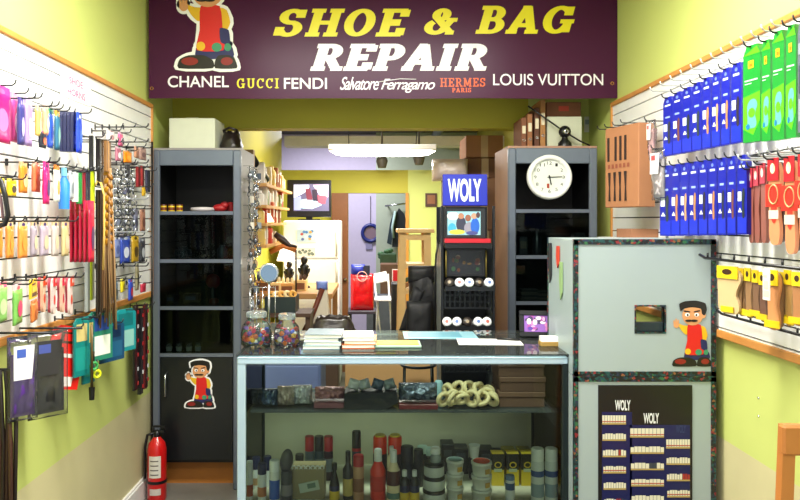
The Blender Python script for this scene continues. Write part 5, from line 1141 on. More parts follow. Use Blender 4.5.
HK = mat('#3a3c40', .35, .7); HKW = mat('#c8ccd0', .3, .6)
hookn = {}
def hook(side, y, z, ln, m=HK, where=''):
    s = 1 if side == 'L' else -1; xw = (XL+.024) if side == 'L' else (XR-.024)
    b = MB(); b.tube([(0, 0, 0), (s*(ln-.012), 0, .0), (s*(ln-.004), 0, .006), (s*ln, 0, .018)], .0028, m, 6); b.bb(0, s*.003, -.005, .005, -.012, .012, m)
    o = b.build('display_hook'); g = f'{"left" if side=="L" else "right"} wall {where} hooks'
    tag(o, f'thin metal peg in the {where} row of hooks on the {"left" if side=="L" else "right"} display wall', 'hook', g, loc=(xw, y, z)); return o

def foot(w, h, flip=1, n=22):
    """insole outline, heel down, unit scaled"""
    pts = []
    ctrl = [(0, 0), (.30, .02), (.42, .12), (.40, .26), (.30, .42), (.36, .58), (.48, .74), (.46, .88), (.30, .98), (.05, 1.0), (-.20, .95), (-.36, .84), (-.42, .7), (-.40, .5), (-.38, .3), (-.38, .14), (-.26, .03)]
    m = len(ctrl)
    for i in range(m):
        for q in range(3):
            t_ = q/3; p0, p1, p2, p3 = ctrl[i-1], ctrl[i], ctrl[(i+1) % m], ctrl[(i+2) % m]
            c = [.5*(2*p1[k]+(p2[k]-p0[k])*t_+(2*p0[k]-5*p1[k]+4*p2[k]-p3[k])*t_*t_+(3*p1[k]-p0[k]-3*p2[k]+p3[k])*t_**3) for k in (0, 1)]
            pts.append((flip*c[0]*w, (c[1]-1)*h))
    return pts
def item(side, x0, x1, yt, yb, kind, cols, label, cat, name='packet', d=.13, th=None, group=None, rot=None, Z=None, hk=None, tilt=0., hz=-.004, W=None):
    s = 1 if side == 'L' else -1
    px = (x0+x1)/2
    if Z: X = wx(px, Z)
    else: X = (XL+d) if side == 'L' else (XR-d); Z = X*F/(px-CX)
    th = th if th is not None else {'card': .008, 'pouch': .016, 'insole': .02, 'bag': .04, 'strip': .02, 'bottle': .03}[kind]
    h = (yb-yt)*Z/F; w = max(.035, ((x1-x0)-th*F/Z*.8)*Z*Z/(abs(X)*F)); w = W or min(w, .16)
    rz = (PI/2 if side == 'L' else -PI/2)+ (R(rot) if rot is not None else random.uniform(-.12, .12))
    t = thing(name, label, cat, (X, Z, wz(yt, Z)), 0, group, tilt=(0, R(tilt), rz) if tilt else (0, 0, rz))
    C = [mat(c, .35, coat=.3) if isinstance(c, str) else c for c in cols]
    if kind == 'card':
        b = MB(); b.prism([(-w/2, -h), (w/2, -h), (w/2, -h*.1), (w*.3, -.0), (-w*.3, 0), (-w/2, -h*.1)], -th/2, th/2, C[0]); b.build('card', t)
        b = MB(); y = -th/2-.0008
        for i, (u0, u1, v0, v1, ci) in enumerate(PATCH.get(name, [(.1, .9, .1, .3, 1), (.15, .85, .35, .6, -1), (.1, .7, .7, .8, 1)])):
            c = C[ci] if abs(ci) < len(C) else C[-1]
            rect(b, -w/2+w*u0, -w/2+w*u1, -h+h*v0, -h+h*v1, y-i*.0002, c)
        b.build('printed_label', t)
    elif kind == 'pouch':
        b = MB(); b.pillow((0, 0, -h*.58), (w, th, h*.84), C[0], 8, 10, .002, int(px), .45); b.build('pouch', t)
        b = MB(); b.prism([(-w*.48, -h*.24), (w*.48, -h*.24), (w*.48, -.003), (-w*.48, -.003)], -.003, .003, C[1]); disc(b, 0, -h*.12, w*.2, h*.05, -.0036, C[-1]); b.build('header_card', t)
        if len(C) > 2: b = MB(); disc(b, 0, -h*.62, w*.3, h*.2, -th*.5-.001, C[2]); b.build('printed_label', t)
    elif kind == 'insole':
        b = MB(); M2 = Matrix.Identity(4)
        b.prism([(p[0], p[1]*.95-h*.05) for p in foot(w*1.05, h, 1)], 0, th/2, C[0]); b.build('front_insole', t)
        b = MB(); b.prism([(p[0]+.004, p[1]*.93-h*.04) for p in foot(w*1.05, h, -1)], th/2+.0005, th, C[1]); b.build('back_insole', t)
        b = MB(); b.prism([(-w*.42, -h*.26), (w*.42, -h*.26), (w*.42, 0), (-w*.42, 0)], -.005, -.001, C[2]); disc(b, 0, -h*.12, w*.2, h*.06, -.0056, C[-1]); b.build('header_card', t)
        if len(C) > 4: b = MB(); disc(b, 0, -h*.62, w*.25, h*.13, -.0012, C[3]); b.build('printed_label', t)
    elif kind == 'bag':
        b = MB(); b.pillow((0, 0, -h*.5), (w, th, h), PLAS, 8, 12, .008, int(px)); b.build('clear_bag', t)
        b = MB(); b.pillow((0, 0, -h*.58), (w*.8, th*.8, h*.74), C[0], 8, 10, .02, int(px)+1); b.build('contents', t)
        if len(C) > 1: b = MB(); b.prism([(-w*.40, -h*.5), (w*.2, -h*.5), (w*.3, -h*.1), (-w*.40, -h*.1)], -th*.5-.004, -th*.5-.002, C[1]); rect(b, -w*.3, -w*.0, -h*.24, -h*.14, -th*.5-.0046, C[-1]); b.build('paper_insert', t)
    elif kind == 'strip':
        b = MB(); n = max(2, len(C)); 
        for i in range(n): x = -w/2+w*(i+.5)/n; b.box((x, random.uniform(-.003, .003), -h/2), (w/n*.92, th*random.uniform(.6, 1), h), C[i % len(C)], bev=.002)
        b.build('strips', t)
    elif kind == 'bottle':
        b = MB(); b.lathe([(w*.40, -h), (w*.42, -h*.4), (w*.2, -h*.25), (w*.2, -h*.2)], C[0], n=14); b.build('body', t); b = MB(); b.lathe([(w*.24, -h*.22), (w*.2, -h*.02)], C[1], n=12); b.build('cap', t)
    if hk:
        xw = XL+.024 if side == 'L' else XR-.024
        hook(side, Z+random.uniform(-.003, .003), wz(yt, Z)+hz, abs(X-xw)+(.05 if side == 'L' else .035), HK if hk != 2 else HKW, hk if isinstance(hk, str) else 'packet')
    return t
PATCH = {}
def sub(t, b, name): return b.build(name, t)

# ----- left wall, top row -----
Lr = [
 (-14, 14, 84, 142, 'pouch', ['#d4147a', '#e0409a', '#e470b0'], 'bright magenta pouch at the far left of the top row on the left wall'),
 (8, 20, 92, 142, 'pouch', ['#d8468e', '#e8a0c8', '#f0b8d4'], 'pink pouch right of the bright magenta one on the left wall'),
 (17, 24, 97, 145, 'pouch', ['#3a3a86', '#5a50a0', '#c8b8e0'], 'narrow navy-violet pouch between the pink and lilac ones in the top row'),
 (22, 34, 97, 146, 'pouch', ['#a88cc8', '#c8b4dc', '#d4c8e4'], 'pale lilac pouch in the top row on the left wall'),
 (34, 42, 105, 136, 'pouch', ['#e8c86a', '#f0c8a8', '#e8b098'], 'small yellow-peach pouch in the top row on the left wall'),
 (41, 50, 105, 135, 'pouch', ['#e8b088', '#f0cdb0', '#f8e0c8'], 'small peach pouch in the top row on the left wall'),
 (37, 48, 130, 148, 'pouch', ['#1c2030', '#2438a0', '#e06028'], 'small black and blue pouch tucked below the peach pouches'),
 (46, 54, 108, 148, 'pouch', ['#2050d0', '#3a8a6a', '#1a3aa0'], 'blue pouch with a green header in the top row'),
 (53, 61, 110, 150, 'pouch', ['#2a6a8a', '#d8a048', '#7ab0a8'], 'teal-blue pouch with an amber header in the top row'),
]
for i, (x0, x1, yt, yb, k, c, lb) in enumerate(Lr): item('L', x0, x1, yt, yb, k, c, lb, 'packet', hk='top' if i != 6 else None, rot=6, d=.15 if i not in (1,) else .11)
PATCH['navy_card'] = [(.06, .94, .08, .5, 1), (.1, .9, .6, .9, 2), (.3, .7, .2, .4, -1)]
for i in range(4): item('L', 60+3.6*i, 66+3.6*i, 112, 152, 'card', ['#141c4c', '#2038a8', '#1a2a80', '#c8d0e0'], f'navy card pack, {order(i,4)} in the stack atop the left wall', 'packet', 'navy_card', Z=2.72, th=.012, group='navy packs in the top row', rot=0, hk='top' if i == 0 else None)
item('L', 74, 84, 112, 153, 'pouch', ['#1c44e0', '#2a50d0', '#3a70f0', '#f4f4f8'], 'shiny bright blue pouch at the right end of the top row', 'packet', hk='top', rot=10, d=.14)

# white-edged black strips, brown leather straps
item('L', 89, 97, 136, 170, 'strip', ['#101014', '#e8e8ea', '#101014'], 'black strip with white edges hanging left of the leather straps', 'strip', 'lace_strip', hk='middle', d=.14)
item('L', 96, 104, 139, 186, 'strip', ['#1c1612', '#2a1c14'], 'very dark leather strap beside the tan strap', 'strap', 'leather_strap', hk='middle', d=.16)
item('L', 103, 112, 141, 172, 'strip', ['#8a6238', '#a87c4c', '#7c5530'], 'tan leather strap above the braided gold one', 'strap', 'leather_strap', hk='middle', d=.17)

# ----- left wall, second row -----
item('L', -6, 6, 176, 194, 'pouch', ['#e8c81c', '#f0d840', '#3a3020'], 'yellow packet at the far left of the second row', 'packet', hk='second', rot=5)
item('L', 5, 18, 178, 196, 'pouch', ['#f0d018', '#f4e060', '#2a2418'], 'bright yellow packet with a dark mark in the second row', 'packet', hk='second', rot=5)
item('L', 17, 29, 161, 193, 'pouch', ['#e08a28', '#e8b080', '#f0c890'], 'orange packet in the second row on the left wall', 'packet', hk='second', rot=5)
item('L', 30, 42, 161, 192, 'pouch', ['#d87048', '#e8b49c', '#c85a38'], 'coral-orange packet in the second row on the left wall', 'packet', hk='second', rot=5)
t = item('L', 40, 52, 161, 204, 'pouch', ['#e81878', '#f03090', '#4a2070'], 'hot pink oval packet with a purple centre in the second row', 'packet', hk='second', rot=12, d=.16)
item('L', 53, 60, 164, 202, 'pouch', ['#f4f0e8', '#e08030', '#e8a050'], 'white packet with an orange header in the second row', 'packet', hk='second')
item('L', 60, 68, 167, 209, 'bottle', ['#2a80d8', '#6ab0d8'], 'blue bottle packet hanging in the second row', 'bottle', 'hanging_bottle', hk='second', th=.01)
item('L', 68, 74, 170, 199, 'pouch', ['#a8b0b8', '#c8ccd4', '#7a8490'], 'grey packet right of the blue bottle in the second row', 'packet', hk='second')
for i, (x, c, nm) in enumerate(((75, '#e8f0e8', 'white'), (78.5, '#1f8a3c', 'green'), (82.5, '#8c1a2c', 'dark red'), (86.5, '#20283c', 'navy black'), (91, '#c4d818', 'yellow-green'))):
    item('L', x-2.5, x+3, 171-i*.5, 202+i*2, 'strip', [c, c], f'narrow {nm} shoelace pack in the second row on the left wall', 'lace pack', 'lace_pack', th=.015, hk='second', group='narrow lace packs in the second row')

# ----- left wall, third row : beige header packs -----
for i, (x0, x1, c) in enumerate(((-8, 4, '#e88a30'), (4, 15, '#e8923c'), (16, 29, '#f09440'), (29, 38, '#a89cac'), (38, 50, '#b4a4b8'), (50, 60, '#c4b8b4'), (60, 70, '#ccb684'))):
    item('L', x0, x1, 220, 256+(2 if i < 3 else 0), 'pouch', [c, '#dcc098', '#d8c4a4' if i > 2 else c, '#3a2a78'], f'{"orange" if i<3 else ("mauve" if i<5 else "cream")} heel pad packet with a cream header, {order(i,7)} in the third row', 'packet', 'pad_packet', hk='third', group='cream-header packets on the left wall', rot=4)
for i in range(5):
    item('L', 69+4.6*i, 76+4.7*i, 200, 262, 'pouch', ['#c81440', '#e81858', '#4a2464', '#e81858'], f'crimson purple-banded packet, {order(i,5)} of the stack on the left wall', 'packet', 'crimson_packet', Z=2.82-.012*i, th=.014, hk='third' if i == 0 else None, group='crimson packets', rot=0)

# ----- left wall, fourth row -----
item('L', -10, 11, 282, 322, 'pouch', ['#8fc86a', '#f0588a', '#c8e0a8'], 'pale green and pink packet at the far left of the fourth row', 'packet', hk='fourth', rot=10)
item('L', 8, 27, 283, 324, 'pouch', ['#78b858', '#f8d0dc', '#e04878'], 'green packet with a pinkish header in the fourth row', 'packet', hk='fourth', rot=14)
item('L', 25, 41, 279, 298, 'card', ['#f0c818', '#3a2410', '#f4d848'], 'yellow header tag with a dark mark in the fourth row', 'packet', 'yellow_tag_card', rot=16, hk='fourth')
item('L', 26, 42, 299, 321, 'pouch', ['#d87838', '#d88848', '#c86428'], 'orange pad hanging below the yellow header tag', 'packet', 'orange_pad', rot=16)
for i, (x0, x1, c) in enumerate(((40, 49, '#e04018'), (50, 59, '#e83038'), (60, 67, '#d82848'), (67, 76, '#e04830'))):
    item('L', x0, x1, 276, 312+2*(i % 2), 'insole', ['#e8d0cc' if i % 2 else '#e8b8a0', '#b8485a', c, c, '#f4e0e0'], f'red-header pale insole, {order(i,4)} in the left wall\'s fourth row', 'insole', 'insole_pair', hk='fourth', group='red-header insoles on the left wall', rot=8)

# ----- left wall, bottom row : large bags and cards -----
t = item('L', 2, 43, 336, 420, 'bag', ['#5a2a96', '#e4e0ee', '#3a5ab8'], 'clear bag with purple cloth and a white paper insert, lower left', 'bag', 'clear_bag', Z=2.3, rot=-42, th=.05, hk=None, W=.095)
t = item('L', 26, 70, 331, 417, 'bag', ['#15161a', '#2a2b32', '#4050a0'], 'clear bag with black cloth, right of the purple one', 'bag', 'clear_bag', Z=2.5, rot=-42, th=.04, W=.14)
b = MB(); b.tube([(XL+.024, 2.5, wz(331, 2.5)+.01), (-1.06, 2.5, wz(331, 2.5)+.01)], .004, HK, 6); tag(b.build('display_hook'), 'long dark peg carrying the clear bag with black cloth', 'hook')
b = MB(); b.tube([(XL+.024, 2.3, wz(336, 2.3)+.01), (-1.08, 2.3, wz(336, 2.3)+.01)], .004, HK, 6); tag(b.build('display_hook'), 'long dark peg carrying the clear bag with purple cloth', 'hook')
PATCH['red_card'] = [(.2, .8, .05, .2, 1), (.25, .75, .72, .9, 2), (.35, .6, .76, .87, 0), (.1, .9, .5, .56, 1)]
item('L', 59, 84, 326, 388, 'card', ['#e01c14', '#f0e8e4', '#4a2010', '#e83020'], 'tilted bright red card with a dark emblem in the lower row', 'card', 'red_card', rot=-30, th=.006, hk='bottom', Z=2.75, tilt=13)
PATCH['teal_card'] = [(.1, .9, .1, .5, 1), (.15, .85, .6, .9, 2)]
for i, (x0, x1, y0, y1, c, c1, c2, lb) in enumerate(((76, 86, 318, 376, '#0f7a78', '#1c9088', '#c8b878', 'teal card, leftmost in the lower row right of the red card'), (84, 92, 316, 383, '#0c6a6e', '#187a70', '#b8a860', 'dark teal card, second in the lower row right of the red card'), (92, 107, 311, 360, '#2a8068', '#e8f0e4', '#2a4a98', 'green and white card with blue bars in the lower row'), (105, 119, 322, 361, '#12466a', '#1a5a80', '#0c2a4a', 'dark blue-teal card in the lower row'), (119, 131, 309, 351, '#168a90', '#8ac0b8', '#0f6a70', 'bright teal patterned card at the right end of the lower row'))):
    item('L', x0, x1, y0, y1, 'card', [c, c1, c2], lb, 'card', 'teal_card', rot=-22, th=.008, hk='bottom', d=.13)
for i, (px, py) in enumerate(((97, 374), (94, 366))):
    b = MB(); b.torus((0, 0, 0), .014, .006, mat(('#d8e020', '#3a9a50')[i], .4), (PI/2, 0, .9), 18, 7); b.tube([(0, 0, .014), (0, 0, .06)], .003, BLACK, 5)
    tag(b.build('ring_tool'), ('yellow ring tool dangling under the teal cards', 'green ring tool dangling under the teal cards')[i], 'tool', loc=(-1.15, -1.15*F/(px-CX), wz(py, -1.15*F/(px-CX))))
b = MB(); b.tube([(0, 0, 0), (0, 0, -.25)], .006, mat('#5a4a28', .4, .5), 8); b.lathe([(.01, -.3), (.012, -.25)], BLACK, n=10); tag(b.build('long_awl'), 'slim dark rod tool hanging between the teal cards', 'tool', loc=(-1.14, 2.78, wz(325, 2.78)))

# gold braid, yellow cord, long brown laces
Zg = 2.95; t = thing('braided_strap', 'long golden braided strap hanging below the tan leather strap', 'strap', (wx(108, Zg), Zg, wz(168, Zg))); hh = (246-168)*Zg/F; G = mat('#b8801c', .35, .4)
b = MB()
for i in range(9): z = -hh*(i+.5)/9; b.ell((-.005, 0, z), (.014, .012, hh/16), G, 10, 6, rot=(0, .5, 0)); b.ell((.008, 0, z-hh/18), (.012, .012, hh/17), mat('#8c5a18', .4, .2), 10, 6, rot=(0, -.5, 0))
b.build('braid', t)
b = MB(); rnd = random.Random(3)
for i in range(9): x = (i-4)*.006; b.tube([(x*.5, rnd.uniform(-.01, .01), -hh*.0), (x, rnd.uniform(-.012, .012), -hh*1.1), (x*1.5, rnd.uniform(-.015, .015), -hh*1.9-rnd.random()*.06)], .004, mat(('#8c6a44', '#6a4a2c', '#a08058')[i % 3], .6), 6)
b.build('hanging_laces', t)
Zg = 2.86; b = MB(); k = lambda px, py: (wx(px, Zg), Zg, wz(py, Zg)); b.tube([k(103, 270), k(104, 230), k(104, 195), k(101, 183), k(97, 181), k(95, 186)], .0045, mat('#d8b45a', .5), 8); tag(b.build('cord_loop'), 'pale yellow cord curling over beside the golden braid', 'cord')
for i in range(5):
    x = 98+3.4*i; item('L', x-2, x+2.4, 190 if i < 2 else 245, 318-5*i, 'strip', [('#1a1410', '#2c2018', '#6a4c30', '#3a2a1c', '#8a6a44')[i]]*2, f'long {("black","dark brown","brown","dark brown","tan")[i]} lace bundle, {order(i,5)} hanging by the golden braid', 'lace bundle', 'lace_bundle', Z=2.92+.02*i, th=.012, group=None, rot=0)
item('L', 89, 95, 205, 300, 'strip', ['#b0c818', '#d8dcd0'], 'long yellow-green lace pack behind the crimson packets', 'lace pack', 'lace_pack', Z=2.95, th=.012)
item('L', 84, 90, 262, 312, 'strip', ['#9aa0a0', '#60645f'], 'grey lace pack below the crimson packets', 'lace pack', 'lace_pack', Z=2.9, th=.012)

# keyring area near the far end of the left wall
cell = [
 # x0,x1,yt,yb,kind,colours,desc
 (117, 124, 132, 146, 'pouch', ['#e05a90', '#f0b0c8', '#f4d8e4'], 'pink'), (106, 115, 130, 142, 'pouch', ['#f0ecec', '#e8d0d4', '#c08890'], 'white'),
 (115, 121, 146, 161, 'pouch', ['#b06880', '#d8b8c4', '#f0e8ec'], 'rose'), (123, 132, 150, 163, 'pouch', ['#f08a10', '#c8b0a0', '#f8a830'], 'orange'), (133, 140, 146, 158, 'pouch', ['#c08a6c', '#e0b8a0', '#a86a50'], 'tan-pink'), (139, 146, 147, 160, 'pouch', ['#a08078', '#c8b0a8', '#70504c'], 'brownish'),
 (135, 140, 167, 187, 'strip', ['#8a1c20', '#5c1418'], 'dark red'), (140, 145, 166, 186, 'strip', ['#9a2a2c', '#40181c'], 'wine red'), (145, 150, 170, 192, 'strip', ['#3a3a50', '#22242c'], 'slate'), (124, 131, 164, 178, 'pouch', ['#22222a', '#3a3a44', '#50505c'], 'black'), (141, 146, 186, 196, 'pouch', ['#c8a018', '#6c5020', '#e0c040'], 'gold'),
 (120, 130, 235, 263, 'pouch', ['#2440a0', '#5a6aa8', '#c0c8dc'], 'royal blue'), (131, 139, 235, 262, 'pouch', ['#a8861c', '#c8a838', '#4a3a18'], 'old gold'), (139, 145, 237, 262, 'pouch', ['#30323a', '#6a6e78', '#a0a4ac'], 'charcoal'), (113, 120, 236, 258, 'pouch', ['#7080b8', '#c8d0e0', '#405090'], 'blue-grey'),
 (119, 126, 278, 292, 'pouch', ['#d8c820', '#e8e070', '#8c8018'], 'yellow'), (127, 134, 278, 300, 'pouch', ['#2a48b8', '#4060d0', '#c82838'], 'blue with red'), (134, 140, 262, 290, 'pouch', ['#8a8468', '#a8a48c', '#3c3a30'], 'khaki'), (140, 146, 282, 292, 'pouch', ['#b8324a', '#e8e4e8', '#a02038'], 'white and red'), (112, 118, 280, 300, 'pouch', ['#40607c', '#8098a8', '#20303c'], 'steel blue'),
 (139, 146, 208, 231, 'pouch', ['#9c6c58', '#b88c78', '#70483c'], 'brown'), (132, 139, 208, 231, 'pouch', ['#6c7088', '#9a9cb0', '#44485c'], 'violet-grey'),
]
for i, (x0, x1, yt, yb, k, c, ds) in enumerate(cell):
    row = 'pink-topped upper' if yt < 165 else ('upper middle' if yt < 200 else ('middle' if yt < 232 else ('lower middle' if yt < 262 else 'lowest')))
    item('L', x0, x1, yt, yb, k, c, f'small {ds} accessory pack in the {row} row of the keyring display', 'packet', 'accessory_pack', th=.014, hk='keyring', d=.11, group=None)
SIL = [mat('#c8ccd2', .15, 1.), mat('#8c9098', .2, 1.), mat('#70747c', .25, .9)]
rnd = random.Random(31); n = 0
def keyring(px, py, Zk, lb, grp, hung=True):
    b = MB(); r_ = .012; m = SIL[rnd.randrange(3)]
    b.torus((0, 0, 0), r_, .0022, m, (PI/2, 0, rnd.uniform(0, 3)), 16, 6); b.tube([(0, 0, -.012), (.002, 0, -.03)], .003, m, 6)
    k = rnd.randrange(3); zz = -.045
    if k == 0: b.ell((0, 0, zz), (.014, .006, .018), m, 12, 6)
    elif k == 1: b.box((0, 0, zz), (.022, .008, .034), m, (0, .2, rnd.uniform(0, 3)), .002)
    else: b.torus((0, 0, zz), .013, .005, m, (PI/2, 0, rnd.uniform(0, 3)), 16, 6)
    o = b.build('keyring'); tag(o, lb, 'keyring', grp, loc=(wx(px, Zk), Zk, wz(py, Zk))); return o
for row, (y0, nn) in enumerate(((172, 6), (181, 6), (190, 5), (203, 7), (213, 6), (222, 5))):
    for i in range(nn):
        px = 114+i*3.7+rnd.uniform(-.6, .6); X = XL+.07+.05*(i % 2); Zk = X*F/(px-CX)
        keyring(px, y0+rnd.uniform(-1, 1), Zk, f'silver keyring, {order(i,nn)} in the {("first","second","third","fourth","fifth","sixth")[row]} row from above of the left wall keyrings', 'silver keyrings on the left wall')
for i, y in enumerate((127, 142, 163, 199, 232, 266)):
    for j in range(5):
        px = 118+j*6.5; X = XL+.13; Zk = X*F/(px-CX); hook('L', Zk, wz(y, Zk), .13+.03*(j % 2), HKW if i in (3, 4) else HK, 'keyring')
# black/red lanyard strips hanging at the end of the left wall
for i, (x0, x1, y0, y1, c) in enumerate(((132, 139, 305, 390, ('#1a1416', '#3a1418')), (138, 143, 308, 394, ('#15161a', '#24262a')), (142, 149, 304, 388, ('#5a1418', '#1a1012')))):
    t = item('L', x0, x1, y0, y1, 'strip', list(c)*2, f'dark patterned lanyard, {order(i,3)} hanging at the far end of the left wall', 'lanyard', 'lanyard', th=.02, Z=3.62+.05*i, hk='lanyard', group='lanyards at the end of the left wall')
    h_ = (y1-y0)*3.62/F; q = MB()
    for k in range(6): q.box((0, -.014, -h_*(k+.5)/6), (.014, .004, .018), mat(('#a8242a', '#c8ccd0')[k % 3 == 1], .4))
    q.build('woven_marks', t)
# white header label on the slatwall
def wall_sign(px, py, Z):
    t = thing('printed_sign', 'small white paper with pink capitals stuck on the upper left display panel', 'sign', (XL+.0245, Z, wz(py, Z)), PI/2)
    b = MB(); b.bb(-.15, .15, -.002, 0, -.055, .055, mat('#f6f4f6', .5)); b.build('paper', t)
    b = MB(); m = mat('#d86a9a', .5); put_text(b, text_mesh('SHOE', .02), -.075, .06, .008, .038, -.0026, m); put_text(b, text_mesh('HORNS', .02), -.09, .085, -.04, -.01, -.0026, m); b.build('lettering', t)
wall_sign(76.5, 88.5, 1.285*F/(CX-76.5))
# foreground dark item at the left edge + hanging dark straps low left
b = MB(); Zc = 2.15; k = lambda px, py: (wx(px, Zc), Zc, wz(py, Zc)); b.tube([k(-6, 178), k(1, 181), k(5, 195), k(8, 215), k(5, 224), k(-6, 228)], .008, BLACK, 8); b.tube([k(-3, 186), k(1, 200), k(3, 218)], .005, mat('#8a6a70', .3), 6); tag(b.build('loop_handle'), 'black curved loop handle at the left edge of the photo', 'handle')
t = thing('strap_bundle', 'bundle of dark brown straps hanging low at the left edge', 'straps', (wx(2, 2.3), 2.3, wz(400, 2.3)))
b = MB(); rnd = random.Random(6)
for i in range(9): x = -.04+i*.010; b.tube([(x, rnd.uniform(-.02, .02), .1), (x+.004, rnd.uniform(-.02, .02), -.15), (x+rnd.uniform(-.006, .012), rnd.uniform(-.02, .02), -.42)], .0075, mat(('#241412', '#3a2018', '#181416', '#4a2a20')[i % 4], .5), 6)
b.build('straps', t); b = MB(); b.tube([(-.06, 0, .1), (.06, 0, .1)], .006, HK, 6); b.build('holding_bar', t)

# keychains hung on the right side panel of the left cabinet
CBX = cabL.location.x+hL
k = 0
for r_ in range(12):
    for c_ in range(3):
        yk = 4.06+c_*.13; zk = 1.86-r_*.077
        o = keyring(0, 0, 1, f'small silver keyring in row {["one","two","three","four","five","six","seven","eight","nine","ten","eleven","twelve"][r_]} from above, {("nearest","middle","farthest")[c_]} on the side of the left cabinet', 'keyrings on the side of the left cabinet')
        o.location = (CBX+.03+.02*rnd.random(), yk, zk)
        b = MB(); b.tube([(0, 0, .013), (.06, 0, .014), (.062, 0, .02)], .0018, CHROME, 5); tag(b.build('display_hook'), 'tiny chrome peg on the side of the left cabinet', 'hook', 'pegs on the side of the left cabinet', loc=(CBX+.0005, yk, zk))
        if (r_+c_) % 2 == 0:
            q = MB(); q.box((0, 0, -.03), (.03, .006, .04), mat(rnd.choice(['#c8a878', '#a0a8b0', '#8a6a50', '#e0d8c8', '#606a78']), .3), (0, 0, rnd.uniform(-.5, .5)), .002); tag(q.build('blister_card'), f'little backing card in row {["one","two","three","four","five","six","seven","eight","nine","ten","eleven","twelve"][r_]} from above, {("nearest","middle","farthest")[c_]} on the side of the left cabinet', 'card', 'backing cards on the side of the left cabinet', loc=(CBX+.045, yk+.03, zk))

# ---------- right wall ----------
# cardboard box with slots
t = thing('slotted_carton', 'brown cardboard display box with dark slots at the far end of the right wall', 'box', (XR-.11, 3.34, wz(208, 3.5)))
Zx = 3.42; Xf = 1.22
x0, x1 = 1.16, XR-.026
b = MB(); zb_, zt_ = wz(208, 3.5), wz(131, 3.5); H_ = zt_-zb_
# box front faces the aisle and leans to the viewer
b.M = Matrix.Rotation(R(-90+16), 4, 'Z'); W_ = .26
CB = mat('#a5704c', .75, noise=.08)
b.bb(-W_/2, W_/2, -.09, -.0, 0, H_, CB, .003); b.build('carton', t)
b = MB(); b.M = Matrix.Rotation(R(-90+16), 4, 'Z'); SL = mat('#2a1a14', .8)
for k in range(4): b.bb(-W_*.42+k*.038+(.02 if k else 0), -W_*.42+k*.038+.016+(.02 if k else 0), -.0925, -.0905, H_*.58, H_*.88, SL)
for k in range(4): x = -W_*.40+k*.042; flat(b, [(x, H_*.44), (x+.022, H_*.44), (x+.018, H_*.25), (x+.022, H_*.08), (x+.004, H_*.08), (x+.008, H_*.25)], -.0925, SL)
for k in range(6): rect(b, -W_*.4+k*.03, -W_*.4+k*.03+.018, H_*.49, H_*.54, -.0925, mat('#8a4a34', .8))
b.build('cut_slots', t)
# flat boxes on the ledge under it
b = MB(); Zq = 3.3; b.bb(wx(631, Zq), XR-.025, Zq, Zq+.2, wz(238, Zq), wz(229, Zq), mat('#9a6a4c', .7), .002); tag(b.build('flat_box'), 'small brown flat box under the slotted display box on the right wall', 'box')
b = MB(); b.bb(wx(618, Zq), XR-.024, Zq-.02, Zq+.3, wz(238, Zq)-.012, wz(238, Zq)-.001, WHITE); tag(b.build('ledge'), 'white ledge under the small brown box on the right wall', 'ledge')
for i in range(4): hook('R', 3.45+.12*i, wz(127-1*i, 3.6), .13, HK, 'far')
for i, (x0, x1, yt, yb, c, lb) in enumerate(((648, 657, 120, 160, ['#c89a9c', '#e8e4e4', '#d83a30'], 'clear crumpled bag with a red spot, upper of two beside the slotted box'), (652, 666, 148, 200, ['#b8b0b4', '#e0dce0', '#c84a50'], 'clear crumpled bag with a faint red spot, lower of two beside the slotted box'))):
    item('R', x0, x1, yt, yb, 'bag', c, lb, 'bag', 'clear_bag', th=.03, hk='far', d=.16, rot=15)
PATCH['blue_packet'] = [(.08, .92, .05, .3, 1), (.1, .55, .44, .56, 2), (.5, .62, .2, .62, 3), (.1, .9, .82, .88, 2), (.3, .7, .68, .76, 1)]
def topy(px): return 101-(px-665)*.42 
insc = ['#2a2e38', '#6a4038', '#22302c', '#2c3a3c', '#b07a50', '#c09068', '#a87850', '#2c282c', '#a8744c']
def bluepack(x0, x1, yt, yb, lb, grp, k, hk, d=.14):
    t = item('R', x0, x1, yt, yb, 'card', ['#0f1c9c', '#2038d0', '#dfe6f4'], lb, 'packet', 'insole_packet', d=d, th=.018, hk=hk, group=grp, rot=8)
    X, Z = t.location.x, t.location.y; h = (yb-yt)*Z/F; w = t.children[0].dimensions.x
    for c in list(t.children):
        if c.name.startswith('printed_label'): bpy.data.objects.remove(c)
    q = MB(); y = -.0098
    rect(q, -w*.46, w*.46, -h*.98, -h*.78, y, mat('#1c30c0', .3)); rect(q, -w*.42, -w*.05, -h*.58, -h*.46, y, mat('#e4ecf8', .3)); flat(q, [(-w*.4, -h*.72), (w*.0, -h*.72), (-w*.2, -h*.66)], y, mat('#e4ecf8', .3))
    q.add([(p[0]*.5+w*.15, y-.0004, p[1]*.42-h*.42) for p in foot(w*.62, h*.9, 1)], [list(range(51))], mat(insc[k % 9], .4)); rect(q, -w*.3, w*.3, -h*.16, -h*.13, y, mat('#c8d4f0', .3)); rect(q, -w*.25, w*.25, -h*.36, -h*.33, y, mat('#8ea4e8', .3)); disc(q, 0, -h*.08, w*.14, h*.025, y, mat('#6a80e0', .3))
    q.build('printed_label', t)
xs = [665, 674.5, 684, 694, 704, 713.5, 723, 733, 744.5]
for i in range(8):
    yt = 97-(xs[i]-665)*.5; bluepack(xs[i]-.5, xs[i+1]+.5, yt, 156-(xs[i]-665)*.19, f'blue insole packet, {order(i,8)} in the upper blue row on the right wall', 'upper row of blue packets', i, 'upper blue')
xs2 = [662, 673, 682, 691, 700.5, 710, 719.5, 729, 739, 750]
for i in range(9):
    yt = 166-(xs2[i]-660)*.14; bluepack(xs2[i]-.5, xs2[i+1]+.5, yt, 236-(xs2[i]-660)*.02, f'blue insole packet, {order(i,9)} in the lower blue row on the right wall', 'lower row of blue packets', i+3, 'lower blue')
